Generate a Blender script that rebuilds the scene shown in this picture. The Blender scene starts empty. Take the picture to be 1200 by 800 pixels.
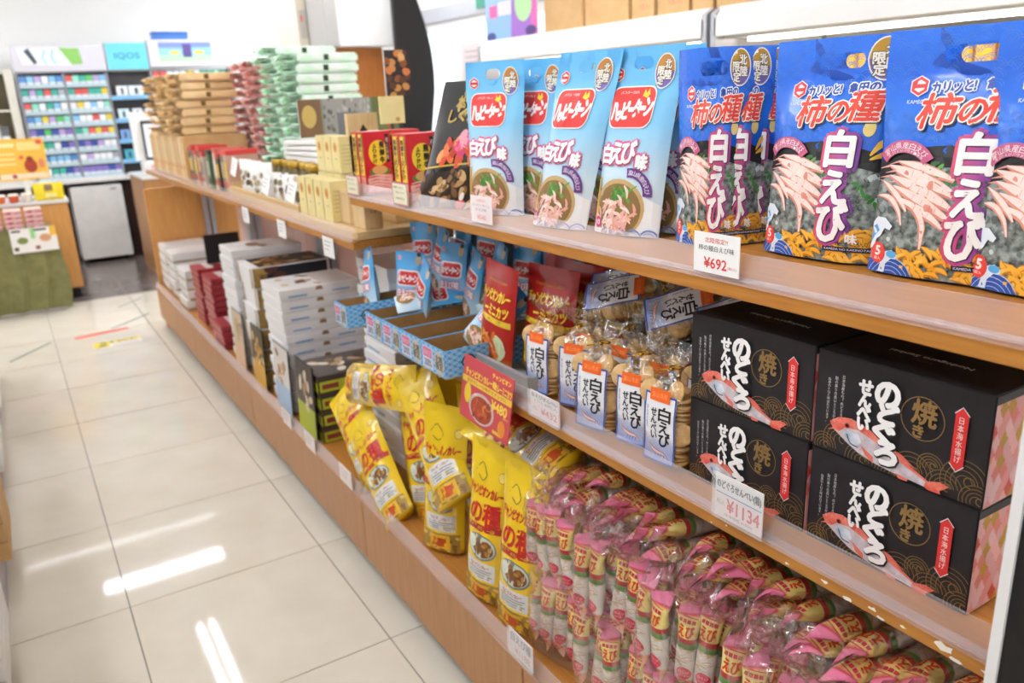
import bpy, bmesh, math, random
from math import sin, cos, pi, radians, sqrt, atan2, hypot
from mathutils import Vector, Matrix, noise
from mathutils.geometry import delaunay_2d_cdt

sc = bpy.context.scene
COL = sc.collection
# ---------------------------------------------------------------- camera
cam_d = bpy.data.cameras.new('camera')
cam = bpy.data.objects.new('camera', cam_d)
COL.objects.link(cam)
_y, _p, _r = 0.5436, 0.298958, -0.044848
_f = Vector((sin(_y)*cos(_p), cos(_y)*cos(_p), -sin(_p)))
_rt = Vector((cos(_y), -sin(_y), 0)); _up = _rt.cross(_f)
_R = cos(_r)*_rt + sin(_r)*_up; _U = -sin(_r)*_rt + cos(_r)*_up
cam.matrix_world = Matrix(((_R.x, _U.x, -_f.x, 0), (_R.y, _U.y, -_f.y, 0), (_R.z, _U.z, -_f.z, 1.455), (0, 0, 0, 1)))
cam_d.sensor_width = 36; cam_d.lens = 36*946.55/1200; cam_d.clip_start = .02; cam_d.clip_end = 200
cam_d.dof.use_dof = True; cam_d.dof.focus_distance = 1.15; cam_d.dof.aperture_fstop = 5.0
sc.camera = cam
# ---------------------------------------------------------------- world and exposure
wd = bpy.data.worlds.new('world'); sc.world = wd; wd.use_nodes = True
wd.node_tree.nodes['Background'].inputs[0].default_value = (0.93, 0.97, 1.0, 1)
wd.node_tree.nodes['Background'].inputs[1].default_value = 2.2
sc.view_settings.view_transform = 'Standard'; sc.view_settings.look = 'None'
sc.view_settings.exposure = 0.35; sc.view_settings.gamma = 1.0
sc.view_settings.use_curve_mapping = False
LAMP = 31.0            # emission strength of the ceiling tubes
random.seed(7)
# ---------------------------------------------------------------- materials
def lin(c):
    c = c.lstrip('#'); o = []
    for i in (0, 2, 4):
        v = int(c[i:i+2], 16)/255
        o.append(v/12.92 if v <= .04045 else ((v+.055)/1.055)**2.4)
    return tuple(o)+(1,)
MATS = {}
def mat(key, col=None, rough=.5, metal=0, spec=.5, emit=0, bump=None, var=None, alpha=None, coat=0, trans=0, sub=None):
    """principled material; var=(scale, colour2, stretch) mottles the colour, bump=(scale,strength) adds relief"""
    if key in MATS: return MATS[key]
    m = bpy.data.materials.new(key); m.use_nodes = True; MATS[key] = m
    nt = m.node_tree; b = nt.nodes['Principled BSDF']
    c = lin(col or key)
    b.inputs['Base Color'].default_value = c; b.inputs['Roughness'].default_value = rough
    b.inputs['Metallic'].default_value = metal; b.inputs['Specular IOR Level'].default_value = spec
    if coat: b.inputs['Coat Weight'].default_value = coat; b.inputs['Coat Roughness'].default_value = .08
    if emit:
        b.inputs['Emission Color'].default_value = c; b.inputs['Emission Strength'].default_value = emit
    if var or bump:
        tc = nt.nodes.new('ShaderNodeTexCoord')
    if var:
        mp = nt.nodes.new('ShaderNodeMapping'); n = nt.nodes.new('ShaderNodeTexNoise'); r = nt.nodes.new('ShaderNodeValToRGB')
        nt.links.new(tc.outputs['Object'], mp.inputs[0]); nt.links.new(mp.outputs[0], n.inputs['Vector'])
        n.inputs['Scale'].default_value = var[0]; n.inputs['Detail'].default_value = 5
        if len(var) > 2: mp.inputs['Scale'].default_value = var[2]
        r.color_ramp.elements[0].position = .35; r.color_ramp.elements[1].position = .65
        r.color_ramp.elements[0].color = c; r.color_ramp.elements[1].color = lin(var[1])
        nt.links.new(n.outputs['Fac'], r.inputs[0]); nt.links.new(r.outputs[0], b.inputs['Base Color'])
    if bump:
        n = nt.nodes.new('ShaderNodeTexNoise'); bp = nt.nodes.new('ShaderNodeBump')
        n.inputs['Scale'].default_value = bump[0]; n.inputs['Detail'].default_value = 3
        bp.inputs['Strength'].default_value = bump[1]; bp.inputs['Distance'].default_value = .01
        nt.links.new(tc.outputs['Object'], n.inputs['Vector'])
        nt.links.new(n.outputs['Fac'], bp.inputs['Height']); nt.links.new(bp.outputs[0], b.inputs['Normal'])
    return m
def film(key, tint='#ffffff', fac=.10, rough=.12, bump=(40, .6), veil=True, edge=.45):
    """thin clear plastic: mostly see-through with a glossy skin"""
    if key in MATS: return MATS[key]
    m = bpy.data.materials.new(key); m.use_nodes = True; MATS[key] = m
    nt = m.node_tree; nt.nodes.clear()
    out = nt.nodes.new('ShaderNodeOutputMaterial'); mx = nt.nodes.new('ShaderNodeMixShader')
    tr = nt.nodes.new('ShaderNodeBsdfTransparent'); p = nt.nodes.new('ShaderNodeBsdfPrincipled' if veil else 'ShaderNodeBsdfGlossy')
    lw = nt.nodes.new('ShaderNodeLayerWeight'); lw.inputs[0].default_value = .35
    ma = nt.nodes.new('ShaderNodeMath'); ma.operation = 'MULTIPLY_ADD'; ma.inputs[1].default_value = edge; ma.inputs[2].default_value = fac
    tr.inputs[0].default_value = lin(tint); p.inputs['Base Color' if veil else 'Color'].default_value = lin(tint)
    p.inputs['Roughness'].default_value = rough
    if veil: p.inputs['Specular IOR Level'].default_value = 1
    tc = nt.nodes.new('ShaderNodeTexCoord'); n = nt.nodes.new('ShaderNodeTexNoise'); bp = nt.nodes.new('ShaderNodeBump')
    n.inputs['Scale'].default_value = bump[0]; bp.inputs['Strength'].default_value = bump[1]; bp.inputs['Distance'].default_value = .01
    nt.links.new(tc.outputs['Object'], n.inputs['Vector']); nt.links.new(n.outputs['Fac'], bp.inputs['Height'])
    nt.links.new(bp.outputs[0], p.inputs['Normal']); nt.links.new(bp.outputs[0], lw.inputs['Normal'])
    nt.links.new(lw.outputs['Facing'], ma.inputs[0]); nt.links.new(ma.outputs[0], mx.inputs[0])
    nt.links.new(tr.outputs[0], mx.inputs[1]); nt.links.new(p.outputs[0], mx.inputs[2]); nt.links.new(mx.outputs[0], out.inputs[0])
    return m
def M(k):
    if isinstance(k, bpy.types.Material): return k
    if k in MATS: return MATS[k]
    return mat(k, k, rough=.45)           # a bare hex is plain printed ink
# ---------------------------------------------------------------- mesh builder
class MB:
    def __init__(s): s.v = []; s.f = []; s.mi = []; s.mats = []; s.cur = 0
    def use(s, k):
        k = M(k)
        if k not in s.mats: s.mats.append(k)
        s.cur = s.mats.index(k); return s
    def face(s, pts):
        n = len(s.v); s.v += [tuple(p) for p in pts]; s.f.append(tuple(range(n, n+len(pts)))); s.mi.append(s.cur)
    def box(s, x0, x1, y0, y1, z0, z1, T=None):
        p = [Vector((x, y, z)) for z in (z0, z1) for y in (y0, y1) for x in (x0, x1)]
        if T: p = [T @ q for q in p]
        n = len(s.v); s.v += [tuple(q) for q in p]
        for q in ((0, 2, 3, 1), (4, 5, 7, 6), (0, 1, 5, 4), (2, 6, 7, 3), (0, 4, 6, 2), (1, 3, 7, 5)):
            s.f.append(tuple(n+i for i in q)); s.mi.append(s.cur)
        return s
    def tube(s, pts, r, seg=8, cap=True):
        pts = [Vector(p) for p in pts]; rr = r if isinstance(r, (list, tuple)) else [r]*len(pts)
        n0 = len(s.v); nrm = None
        for i, p in enumerate(pts):
            t = (pts[min(i+1, len(pts)-1)]-pts[max(i-1, 0)]).normalized()
            if nrm is None: nrm = t.orthogonal().normalized()
            nrm = (nrm-t*nrm.dot(t)).normalized(); b = t.cross(nrm)
            for k in range(seg):
                a = 2*pi*k/seg; s.v.append(tuple(p+(nrm*cos(a)+b*sin(a))*rr[i]))
        for i in range(len(pts)-1):
            for k in range(seg):
                a = n0+i*seg+k; b2 = n0+i*seg+(k+1) % seg
                s.f.append((a, b2, b2+seg, a+seg)); s.mi.append(s.cur)
        if cap:
            s.f.append(tuple(n0+k for k in reversed(range(seg)))); s.mi.append(s.cur)
            s.f.append(tuple(n0+(len(pts)-1)*seg+k for k in range(seg))); s.mi.append(s.cur)
        return s
    def lathe(s, prof, seg=20, c=(0, 0, 0), sx=1, sy=1):
        n0 = len(s.v)
        for r, z in prof:
            for k in range(seg):
                a = 2*pi*k/seg; s.v.append((c[0]+r*cos(a)*sx, c[1]+r*sin(a)*sy, c[2]+z))
        for i in range(len(prof)-1):
            for k in range(seg):
                a = n0+i*seg+k; b = n0+i*seg+(k+1) % seg
                s.f.append((a, b, b+seg, a+seg)); s.mi.append(s.cur)
        s.f.append(tuple(n0+k for k in reversed(range(seg)))); s.mi.append(s.cur)
        s.f.append(tuple(n0+(len(prof)-1)*seg+k for k in range(seg))); s.mi.append(s.cur)
        return s
    def prism(s, pts, z0, z1, axis='z'):
        """extrude a 2D outline; axis z: (x,y), axis y: (x,z) along y, axis x: (y,z) along x"""
        def P(p, h): return {'z': (p[0], p[1], h), 'y': (p[0], h, p[1]), 'x': (h, p[0], p[1])}[axis]
        n = len(pts); n0 = len(s.v)
        s.v += [P(p, z0) for p in pts]+[P(p, z1) for p in pts]
        s.f.append(tuple(range(n0, n0+n))); s.f.append(tuple(range(n0+2*n-1, n0+n-1, -1))); s.mi += [s.cur]*2
        for i in range(n):
            j = (i+1) % n; s.f.append((n0+i, n0+n+i, n0+n+j, n0+j)); s.mi.append(s.cur)
        return s
    def mesh(s, name, smooth=False, bevel=0, fixn=True):
        me = bpy.data.meshes.new(name); me.from_pydata(s.v, [], s.f)
        for m in s.mats: me.materials.append(m)
        me.polygons.foreach_set('material_index', s.mi)
        if fixn or bevel:
            bm = bmesh.new(); bm.from_mesh(me)
            if bevel:
                bmesh.ops.remove_doubles(bm, verts=bm.verts, dist=1e-6)
                bmesh.ops.bevel(bm, geom=[e for e in bm.edges if e.is_manifold and e.calc_face_angle(0) > .6], offset=bevel, segments=2, affect='EDGES', clamp_overlap=True)
            bmesh.ops.recalc_face_normals(bm, faces=bm.faces); bm.to_mesh(me); bm.free()
        if smooth: me.polygons.foreach_set('use_smooth', [True]*len(me.polygons))
        me.update(); return me
    def build(s, name, parent=None, loc=(0, 0, 0), rz=0, **k):
        return put(name, s.mesh(name, **k), parent, loc, (0, 0, rz))
def put(name, me, parent=None, loc=(0, 0, 0), rot=(0, 0, 0), sc_=None):
    o = bpy.data.objects.new(name, me); COL.objects.link(o)
    o.location = loc; o.rotation_euler = rot
    if sc_: o.scale = sc_
    if parent: o.parent = parent
    return o
def tag(o, label=None, cat=None, group=None, kind=None):
    if label: o['label'] = label
    if cat: o['category'] = cat
    if group: o['group'] = group
    if kind: o['kind'] = kind
    return o
def thing(name, label, cat, loc=(0, 0, 0), rot=(0, 0, 0), group=None):
    o = bpy.data.objects.new(name, None); o.empty_display_size = .05; COL.objects.link(o); o.location = loc
    o.rotation_euler = rot if isinstance(rot, (tuple, list)) else (0, 0, rot)
    return tag(o, label, cat, group)
def copy_tree(o, parent=None):
    c = o.copy(); COL.objects.link(c); c.parent = parent
    for ch in [x for x in o.children]: copy_tree(ch, c)
    return c
def dup(o, label, loc, rot=(0, 0, 0), group=None):
    c = copy_tree(o); c.location = loc
    c.rotation_euler = rot if isinstance(rot, (tuple, list)) else (0, 0, rot)
    return tag(c, label, None, group)
def struct(o, label=None, cat=None): return tag(o, label, cat, kind='structure')
# ---------------------------------------------------------------- flat print as thin inked pieces
_TX = {}
def glyphs(t):
    if t in _TX: return _TX[t]
    c = bpy.data.curves.new('t', 'FONT'); c.body = t; c.resolution_u = 3
    o = bpy.data.objects.new('t', c); COL.objects.link(o)
    dg = bpy.context.evaluated_depsgraph_get(); me = bpy.data.meshes.new_from_object(o.evaluated_get(dg))
    v = [(p.co.x, p.co.y) for p in me.vertices]; f = [tuple(p.vertices) for p in me.polygons]
    bpy.data.objects.remove(o); bpy.data.curves.remove(c); bpy.data.meshes.remove(me)
    _TX[t] = (v, f); return _TX[t]
class D:
    """a flat design in (u,v) metres; layers are stacked by level"""
    def __init__(s): s.L = []
    def add(s, v, f, m, lev, grp): s.L.append((v, f, m, lev, grp)); return s
    def poly(s, pts, m, lev=1, grp='print'): return s.add(list(pts), [tuple(range(len(pts)))], m, lev, grp)
    def rect(s, x0, y0, x1, y1, m, lev=1, grp='print', r=0):
        if not r: return s.poly([(x0, y0), (x1, y0), (x1, y1), (x0, y1)], m, lev, grp)
        p = []
        for cx, cy, a in ((x1-r, y1-r, 0), (x0+r, y1-r, 90), (x0+r, y0+r, 180), (x1-r, y0+r, 270)):
            for k in range(5): t = radians(a+k*22.5); p.append((cx+r*cos(t), cy+r*sin(t)))
        return s.poly(p, m, lev, grp)
    def ell(s, cx, cy, rx, ry, m, lev=1, grp='print', n=20, rot=0):
        return s.poly([(cx+rx*cos(t)*cos(rot)-ry*sin(t)*sin(rot), cy+rx*cos(t)*sin(rot)+ry*sin(t)*cos(rot)) for t in [2*pi*k/n for k in range(n)]], m, lev, grp)
    def stroke(s, pts, w, m, lev=1, grp='print', sub=4):
        P = [Vector(p) for p in pts]; W = w if isinstance(w, (list, tuple)) else [w]*len(P)
        q = []; qw = []
        if len(P) > 2 and sub > 1:
            for i in range(len(P)-1):
                a, b, c, d = P[max(i-1, 0)], P[i], P[i+1], P[min(i+2, len(P)-1)]
                for k in range(sub):
                    t = k/sub
                    q.append(.5*((2*b)+(c-a)*t+(2*a-5*b+4*c-d)*t*t+(3*b-a-3*c+d)*t**3)); qw.append(W[i]*(1-t)+W[i+1]*t)
            q.append(P[-1]); qw.append(W[-1])
        else: q, qw = P, W
        v = []; f = []
        for i, p in enumerate(q):
            t = (q[min(i+1, len(q)-1)]-q[max(i-1, 0)]); t = t.normalized() if t.length else Vector((1, 0)); n = Vector((-t.y, t.x))
            v += [tuple(p+n*qw[i]/2), tuple(p-n*qw[i]/2)]
        for i in range(len(q)-1): f.append((2*i, 2*i+1, 2*i+3, 2*i+2))
        return s.add(v, f, m, lev, grp)
    def ring(s, cx, cy, r, w, m, lev=1, grp='print', n=20, a0=0, a1=2*pi, ry=None):
        ry = ry or r
        return s.stroke([(cx+r*cos(a0+(a1-a0)*k/n), cy+ry*sin(a0+(a1-a0)*k/n)) for k in range(n+1)], w, m, lev, grp, sub=1)
    def text(s, t, cx, cy, w, h, m, lev=2, grp='lettering', bold=0, shear=0, rot=0, vert=False, gap=1.0):
        """text stretched into a w x h box centred at (cx,cy); vert stacks the characters"""
        out = []
        if vert:
            n = len(t); ch = h/n
            for i, c in enumerate(t):
                v, f = glyphs(c)
                if not v: continue
                out.append(([((x-.5)*w*gap, (y-.37)*ch*gap+h/2-(i+.5)*ch) for x, y in v], f))
        else:
            v, f = glyphs(t); xs = [p[0] for p in v]; ys = [p[1] for p in v]
            x0, x1, y0, y1 = min(xs), max(xs), min(ys), max(ys); kx = w/max(x1-x0, 1e-6); ky = h/max(y1-y0, 1e-6)
            out.append(([((x-(x0+x1)/2)*kx, (y-(y0+y1)/2)*ky) for x, y in v], f))
        offs = [(0, 0)]
        if bold:
            k = 8 if bold > .0012 else 4
            offs = [(bold*cos(2*pi*i/k), bold*sin(2*pi*i/k)) for i in range(k)]
            if bold > .004: offs += [(o[0]*.5, o[1]*.5) for o in offs]
            offs.append((0, 0))
        for v, f in out:
            for io, (ox, oy) in enumerate(offs):
                vv = []
                for x, y in v:
                    x, y = x+oy*0+ox+shear*y, y+oy
                    vv.append((cx+x*cos(rot)-y*sin(rot), cy+x*sin(rot)+y*cos(rot)))
                s.add(vv, f, m, lev+.02*io, grp)
        return s
    def meshes(s, fn=None, cuts=None, eps=.0003, clip=None):
        """one mesh per group; fn(u,v,h) -> xyz; cuts = (list of u, list of v) to let the print follow a curved skin"""
        res = {}
        for g in dict.fromkeys(l[4] for l in s.L):
            bm = bmesh.new(); mats = []
            for v, f, m, lev, gg in s.L:
                if gg != g: continue
                m = M(m)
                if m not in mats: mats.append(m)
                bv = [bm.verts.new((x, y, lev*eps)) for x, y in v]
                for q in f:
                    try: fc = bm.faces.new([bv[i] for i in q]); fc.material_index = mats.index(m)
                    except ValueError: pass
            if clip:
                x0, y0, x1, y1 = clip
                for co, no in (((x0, 0, 0), (-1, 0, 0)), ((x1, 0, 0), (1, 0, 0)), ((0, y0, 0), (0, -1, 0)), ((0, y1, 0), (0, 1, 0))):
                    bmesh.ops.triangulate(bm, faces=[q for q in bm.faces if len(q.verts) > 4])
                    bmesh.ops.bisect_plane(bm, geom=bm.verts[:]+bm.edges[:]+bm.faces[:], plane_co=co, plane_no=no, clear_outer=True)
            if cuts:
                bmesh.ops.triangulate(bm, faces=[q for q in bm.faces if len(q.verts) > 4])
                for u in cuts[0]: bmesh.ops.bisect_plane(bm, geom=bm.verts[:]+bm.edges[:]+bm.faces[:], plane_co=(u, 0, 0), plane_no=(1, 0, 0))
                for u in cuts[1]: bmesh.ops.bisect_plane(bm, geom=bm.verts[:]+bm.edges[:]+bm.faces[:], plane_co=(0, u, 0), plane_no=(0, 1, 0))
            for q in bm.faces:
                if q.normal.z < 0: q.normal_flip()
            if fn:
                for q in bm.verts: q.co = fn(q.co.x, q.co.y, q.co.z)
            me = bpy.data.meshes.new(g)
            for m in mats: me.materials.append(m)
            bm.to_mesh(me); bm.free(); res[g] = me
        return res
    def attach(s, parent, fn=None, cuts=None, eps=.0003, clip=None):
        cnt = {}
        for l in s.L: cnt[l[4]] = cnt.get(l[4], 0)+1
        for g, me in s.meshes(fn, cuts, eps, clip).items():
            o = put(g, me, parent)
            if cnt[g] > 1: o['kind'] = 'stuff'       # ink too fine to pick apart
def front(w=0, y=0): return lambda u, v, h: (u, y-h, v)          # a face looking along local -y
def crv(a, b, n): return [a+(b-a)*(i+1)/(n+1) for i in range(n)]
# ================================================================ palette
mat('wood', '#b97f3a', .4, var=(9, '#ad7130', (14, 1.2, 14)), spec=.3)
mat('wood_panel', '#b88658', .42, var=(7, '#ae7b4d', (10, 10, .8)), spec=.35)
mat('wood_orange', '#dca462', .4, var=(6, '#d49854', (10, 10, 1)), spec=.35)
mat('wood_pale', '#d9bb88', .5, var=(8, '#cba873', (2, 14, 14)), spec=.3)
mat('wood_raw', '#dcc193', .5, var=(8, '#d2b380', (12, 12, 1.5)), spec=.3)
mat('tile', '#e2dacb', .05, var=(5, '#dcd3c2'), spec=.2)
mat('grout', '#8d857c', .8)
mat('tile_dark', '#7d7370', .18, var=(6, '#716763'), spec=.4)
mat('wall', '#f4f3f0', .7)
mat('ceiling', '#f3f2ee', .8)
mat('white_metal', '#eceae8', .35); mat('grey_metal', '#b9bac0', .35, metal=.3); mat('dark_metal', '#39373a', .45)
mat('black', '#121113', .5); mat('kick', '#1d1b1c', .6)
mat('card_white', '#f3f1ee', .5); mat('kraft', '#b98d55', .75, var=(30, '#ae8049'))
mat('carton', '#d2aa76', .7, var=(12, '#c8a06a'))
film('clear', '#ffffff', .07, .08, (6, .05)); film('rail', '#fdf9f9', .06, .12, (5, .04)); film('rail_thin', '#fefcfc', .02, .1, (5, .04), edge=.2); film('glass', '#f6fbff', .05, .02, (2, 0))
mat('lamp', '#f4f8ff', .5, emit=LAMP); mat('lamp_thin', '#f4f8ff', .5, emit=LAMP*.3)
# ================================================================ floor
fl = MB().use('grout').box(-2.4, 4.0, -2.6, 7.2, -.05, -.004).build('floor'); struct(fl)
ts = .6; g = .004; Y0 = 4.863; X0 = .0757
tb = MB().use('tile'); tb.box(0, ts-g, 0, .602-g, -.02, 0); tile_me = tb.mesh('floor_tile')
for i in range(-4, 7):
    for j in range(-13, 4):
        x = X0+i*ts; y = Y0+j*.602
        if x+ts > 4.0: continue
        t = put('floor_tile', tile_me, fl, (x+g/2, y+g/2, 0))
        if y+.602 > 7.2: t.scale = (1, (7.2-y-.006)/.598, 1)
fd = MB().use('grout').box(-2.4, 4.0, 7.2, 9.7, -.05, -.004).build('floor_checkout'); struct(fd)
db = MB().use('tile_dark'); db.box(0, ts-g, 0, .6-g, -.02, 0); dme = db.mesh('floor_tile')
for i in range(-4, 6):
    for j in range(4): put('floor_tile', dme, fd, (X0+i*ts+g/2, 7.2+j*.602+g/2, 0))
# ================================================================ walls, ceiling
struct(MB().use('wall').box(-2.4, 4.1, 9.7, 9.8, 0, 2.75).build('wall_back'))
struct(MB().use('wall').box(-2.5, -2.4, -2.7, 9.8, 0, 2.75).build('wall_left'))
struct(MB().use('wall').box(-2.4, 4.1, -2.7, -2.6, 0, 2.75).build('wall_front'))
struct(MB().use('ceiling').box(-2.5, 4.1, -2.7, 9.8, 2.75, 2.85).build('ceiling'))
wr = MB().use('wall'); wr.box(4.0, 4.1, -2.6, 5.6, 0, 2.75); wr.box(4.0, 4.1, 8.3, 9.8, 0, 2.75); wr.box(4.0, 4.1, 5.6, 8.3, 2.28, 2.75)
struct(wr.build('wall_right'))
# glazed shop door in the right wall: two leaves, a grey header and white frames
w1 = thing('door_1', None, None, (4.05, 5.6, 0)); w1['kind'] = 'structure'
MB().use('grey_metal').box(-.06, .02, 0, 2.7, 2.16, 2.3).build('header', w1)
for k in range(3):
    a = k*.9; f = MB().use('white_metal')
    f.box(-.03, .03, a, a+.05, 0, 2.16); f.box(-.03, .03, a+.85, a+.9, 0, 2.16); f.box(-.03, .03, a+.05, a+.85, 0, .12); f.box(-.03, .03, a+.05, a+.85, 2.08, 2.16)
    lf = f.build('door_frame', w1)
    MB().use('glass').box(-.004, .004, a+.05, a+.85, .12, 2.08).build('pane', lf)
es = MB().use('#2f8f78').box(-.075, -.06, .55, 1.35, 2.2, 2.36).build('header_sign', w1); tag(es, 'green sign board on grey door header')
d = D(); d.text('出入口', 0, 0, .34, .1, '#e8f4f0', 1); d.attach(es, lambda u, v, h: (-.075-h, .95-u, 2.28+v), eps=.001)
# ceiling tubes: pairs of LED battens
def batten(x, y, along, n, ln=1.2, thin=False):
    t = thing('ceiling_light', n, 'ceiling light', (x, y, 2.75), 0 if along == 'x' else pi/2, 'ceiling battens')
    MB().use('white_metal').box(-ln/2, ln/2, -.1, .1, -.04, 0).build('housing', t)
    if thin: MB().use('lamp_thin').box(-ln/2+.03, ln/2-.03, -.004, .004, -.055, -.04).build('tube', t)
    else:
        for s in (-1, 1): MB().use('lamp').box(-ln/2+.03, ln/2-.03, s*.05-.018, s*.05+.018, -.062, -.04).build('tube', t)
for i, (x, y, al) in enumerate([(.64, 7.45, 'x'), (.72, 5.8, 'y'), (-.2, 3.4, 'y'), (-.25, 1.1, 'y'), (-1.3, 5.8, 'y'), (-1.1, 3.2, 'y'), (-1.1, .8, 'y'), (2.4, 5.8, 'y'), (2.3, 3.4, 'y'), (2.3, 1.0, 'y'), (.05, 8.3, 'x'), (1.25, 8.3, 'x'), (-1.0, -1.4, 'y'), (.8, -1.4, 'y'), (2.5, -1.4, 'y'), (3.3, 7.4, 'x'), (-1.4, 7.6, 'x'), (2.0, 7.3, 'x'), (2.5, 8.6, 'x'), (-1.75, 8.6, 'x')]):  # last entries are extra battens, added to brighten the checkout end
    batten(x, y, al, thin=(y == 8.3), n='white twin-tube ceiling batten %s' % (['over the checkout', 'over the far aisle end', 'over the aisle middle', 'over the near shelves', 'left of the far aisle', 'left of the middle aisle', 'left of the camera', 'right of the far aisle', 'over the chilled case aisle', 'near the chilled case', 'over the cigarette rack', 'beside the rack light', 'behind the camera left', 'behind the camera', 'behind the camera right', 'by the glass door', 'at the back left', 'added before the beige pillar to brighten the back', 'added at the back right corner to brighten the back', 'above the beige side shelf'][i]))
# ================================================================ shop shelving
DZ = .295; XD = .74; XS = .80; XB = 1.12; MZ = .848; UZ = 1.202; LZ = 1.07
def shelf_board(parent, y0, y1, z, th=.025, x0=XS, x1=XB, rail=True, name='shelf', rail_to=None):
    s = MB().use('wood').box(x0, x1, y0, y1, z-th, z).build(name, parent, bevel=.002)
    if rail:
        yr = y1; y1 = rail_to or y1; r = MB().use('rail_thin' if z == LZ else 'rail')
        r.prism([(x0-.004, z-.004), (x0-.0015, z-.004), (x0+.012, z+.036), (x0+.0095, z+.036)], y0+.01, y1-.004, 'y')
        r.prism([(x0-.004, z+.001), (x0-.004, z+.004), (x0+.012, z+.004), (x0+.012, z+.001)], y0+.01, y1-.004, 'y')
        r.build('price_rail', s)
    return s
def rack(label, y0, y1, joints, shelves):
    t = thing('shelf_rack', label, 'shelving', (0, 0, 0), 0, 'shelving racks along the aisle')
    for y in (y0+.02, y1-.02):
        for dx in (0, .04): MB().use('grey_metal').box(XB+dx, XB+.03+dx, y-.016, y+.016, 0, max(s[2] for s in shelves)-.03).build('upright', t)
    js = [y0]+joints+[y1]
    for a, b in zip(js, js[1:]): MB().use('wood_panel').box(XD, XD+.018, a+.002, b-.002, .075, DZ-.012).build('front_panel', t, bevel=.002)
    dk = MB().use('wood').box(XD-.003, XB, y0, y1, DZ-.014, DZ).build('deck', t, bevel=.002)
    MB().use('rail').prism([(XD-.006, DZ-.006), (XD-.003, DZ-.006), (XD+.012, DZ+.03), (XD+.009, DZ+.03)], y0+.004, y1-.004, 'y').build('price_rail', dk)
    MB().use('kick').box(XD+.075, XD+.09, y0, y1, 0, .09).build('kick_plate', t)
    MB().use('white_metal').box(XB+.075, 1.48, y0, y1, .25, .28).build('rear_deck', t)
    for a, b, z in shelves:
        shelf_board(t, a, b, z, rail_to=1.515 if z == MZ else None)
        MB().use('wood').box(XB+.07, 1.46, a, b, z-.025, z).build('rear_shelf', t)
    return t
r1 = rack('near wooden shelf rack with black shrimp boxes and blue bags', .34, 2.16, [1.242], [(.345, 2.157, UZ), (.345, 2.157, MZ)])
MB().use('dark_metal').box(XB+.031, XB+.038, .36, 2.14, .3, 1.17).build('back_panel', r1)  # dark sheet added behind the goods, standing in for the darkness there
ep = MB().use('black').box(.748, .86, .290, .328, 0, 1.165).build('end_panel', r1); MB().use('white_metal').box(.744, .80, .328, .3385, 0, 1.165).build('edge_strip', ep)
ch = D(); rr = random.Random(3)
for (u, v, s) in ((-.47, .006, .5), (-.53, .01, .7), (-.565, .004, .8), (-.6, .009, .8), (-.612, .003, .7), (-.64, .008, .5), (-.69, .011, 1.6), (-.705, .003, 1.0), (-.742, .009, 1.2), (-.75, .003, .8), (-.36, .012, .3), (-.33, .004, .3)):
    ch.poly([(u+s*.008*cos(a)*rr.uniform(.5, 1.2), v+s*.0045*sin(a)*rr.uniform(.4, 1.1)) for a in [k*pi/5 for k in range(10)]], '#efe6d8', 1, 'chipped_edge')
ch.attach([c for c in r1.children if c.name.startswith('shelf')][1], lambda u, v, h: (XS-.0003-h, 1.1+u, MZ-.024+v), clip=(-.76, .001, .5, .022))
r2 = rack('wooden shelf rack holding white gift boxes under a jar display', 2.16, 3.47, [], [(2.163, 3.467, LZ)])
r3 = rack('wooden shelf rack with red boxes below colourful gift packs', 3.47, 4.70, [], [(3.473, 4.697, LZ)])
r4 = rack('far wooden shelf rack under the orange paper bags', 4.70, 5.9, [5.2], [(4.703, 5.897, LZ)])
MB().use('wood_orange').box(.765, 1.48, 5.9, 5.925, 0, .945).build('end_panel', r4)
# low shelf rack on the other side of the aisle (only its edge shows)
t = thing('shelf_rack', 'low grey-based rack at the left edge of the aisle', 'shelving', (0, 0, 0), 0, 'shelving racks along the aisle')
MB().use('wood_pale').box(-.62, -.245, -1.5, 5.35, .112, .13).build('deck', t)
MB().use(mat('lavender', '#b8aeb4', .5)).box(-.26, -.243, -1.5, 5.35, .01, .112).build('front_panel', t)
MB().use('kick').box(-.6, -.27, -1.45, 5.3, 0, .01).build('kick_plate', t)
MB().use('grey_metal').box(-.66, -.62, -1.5, 5.35, 0, 1.3).build('back_panel', t)
for z in (.62, .98): MB().use('wood_pale').box(-.62, -.4, -1.5, 5.35, z, z+.025).build('shelf', t)
# ================================================================ bag machinery
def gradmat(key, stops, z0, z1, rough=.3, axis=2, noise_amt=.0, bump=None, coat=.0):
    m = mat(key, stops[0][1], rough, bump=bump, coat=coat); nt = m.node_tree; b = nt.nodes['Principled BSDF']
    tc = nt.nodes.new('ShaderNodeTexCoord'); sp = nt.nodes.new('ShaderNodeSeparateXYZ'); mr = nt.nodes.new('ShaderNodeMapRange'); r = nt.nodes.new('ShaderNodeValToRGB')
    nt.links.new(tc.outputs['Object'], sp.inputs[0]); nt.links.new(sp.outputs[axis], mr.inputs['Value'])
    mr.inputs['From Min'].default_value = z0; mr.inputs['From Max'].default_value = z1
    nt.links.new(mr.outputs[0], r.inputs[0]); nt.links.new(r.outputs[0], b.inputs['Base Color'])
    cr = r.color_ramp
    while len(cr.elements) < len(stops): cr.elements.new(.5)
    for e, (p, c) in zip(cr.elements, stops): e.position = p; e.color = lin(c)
    return m
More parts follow.
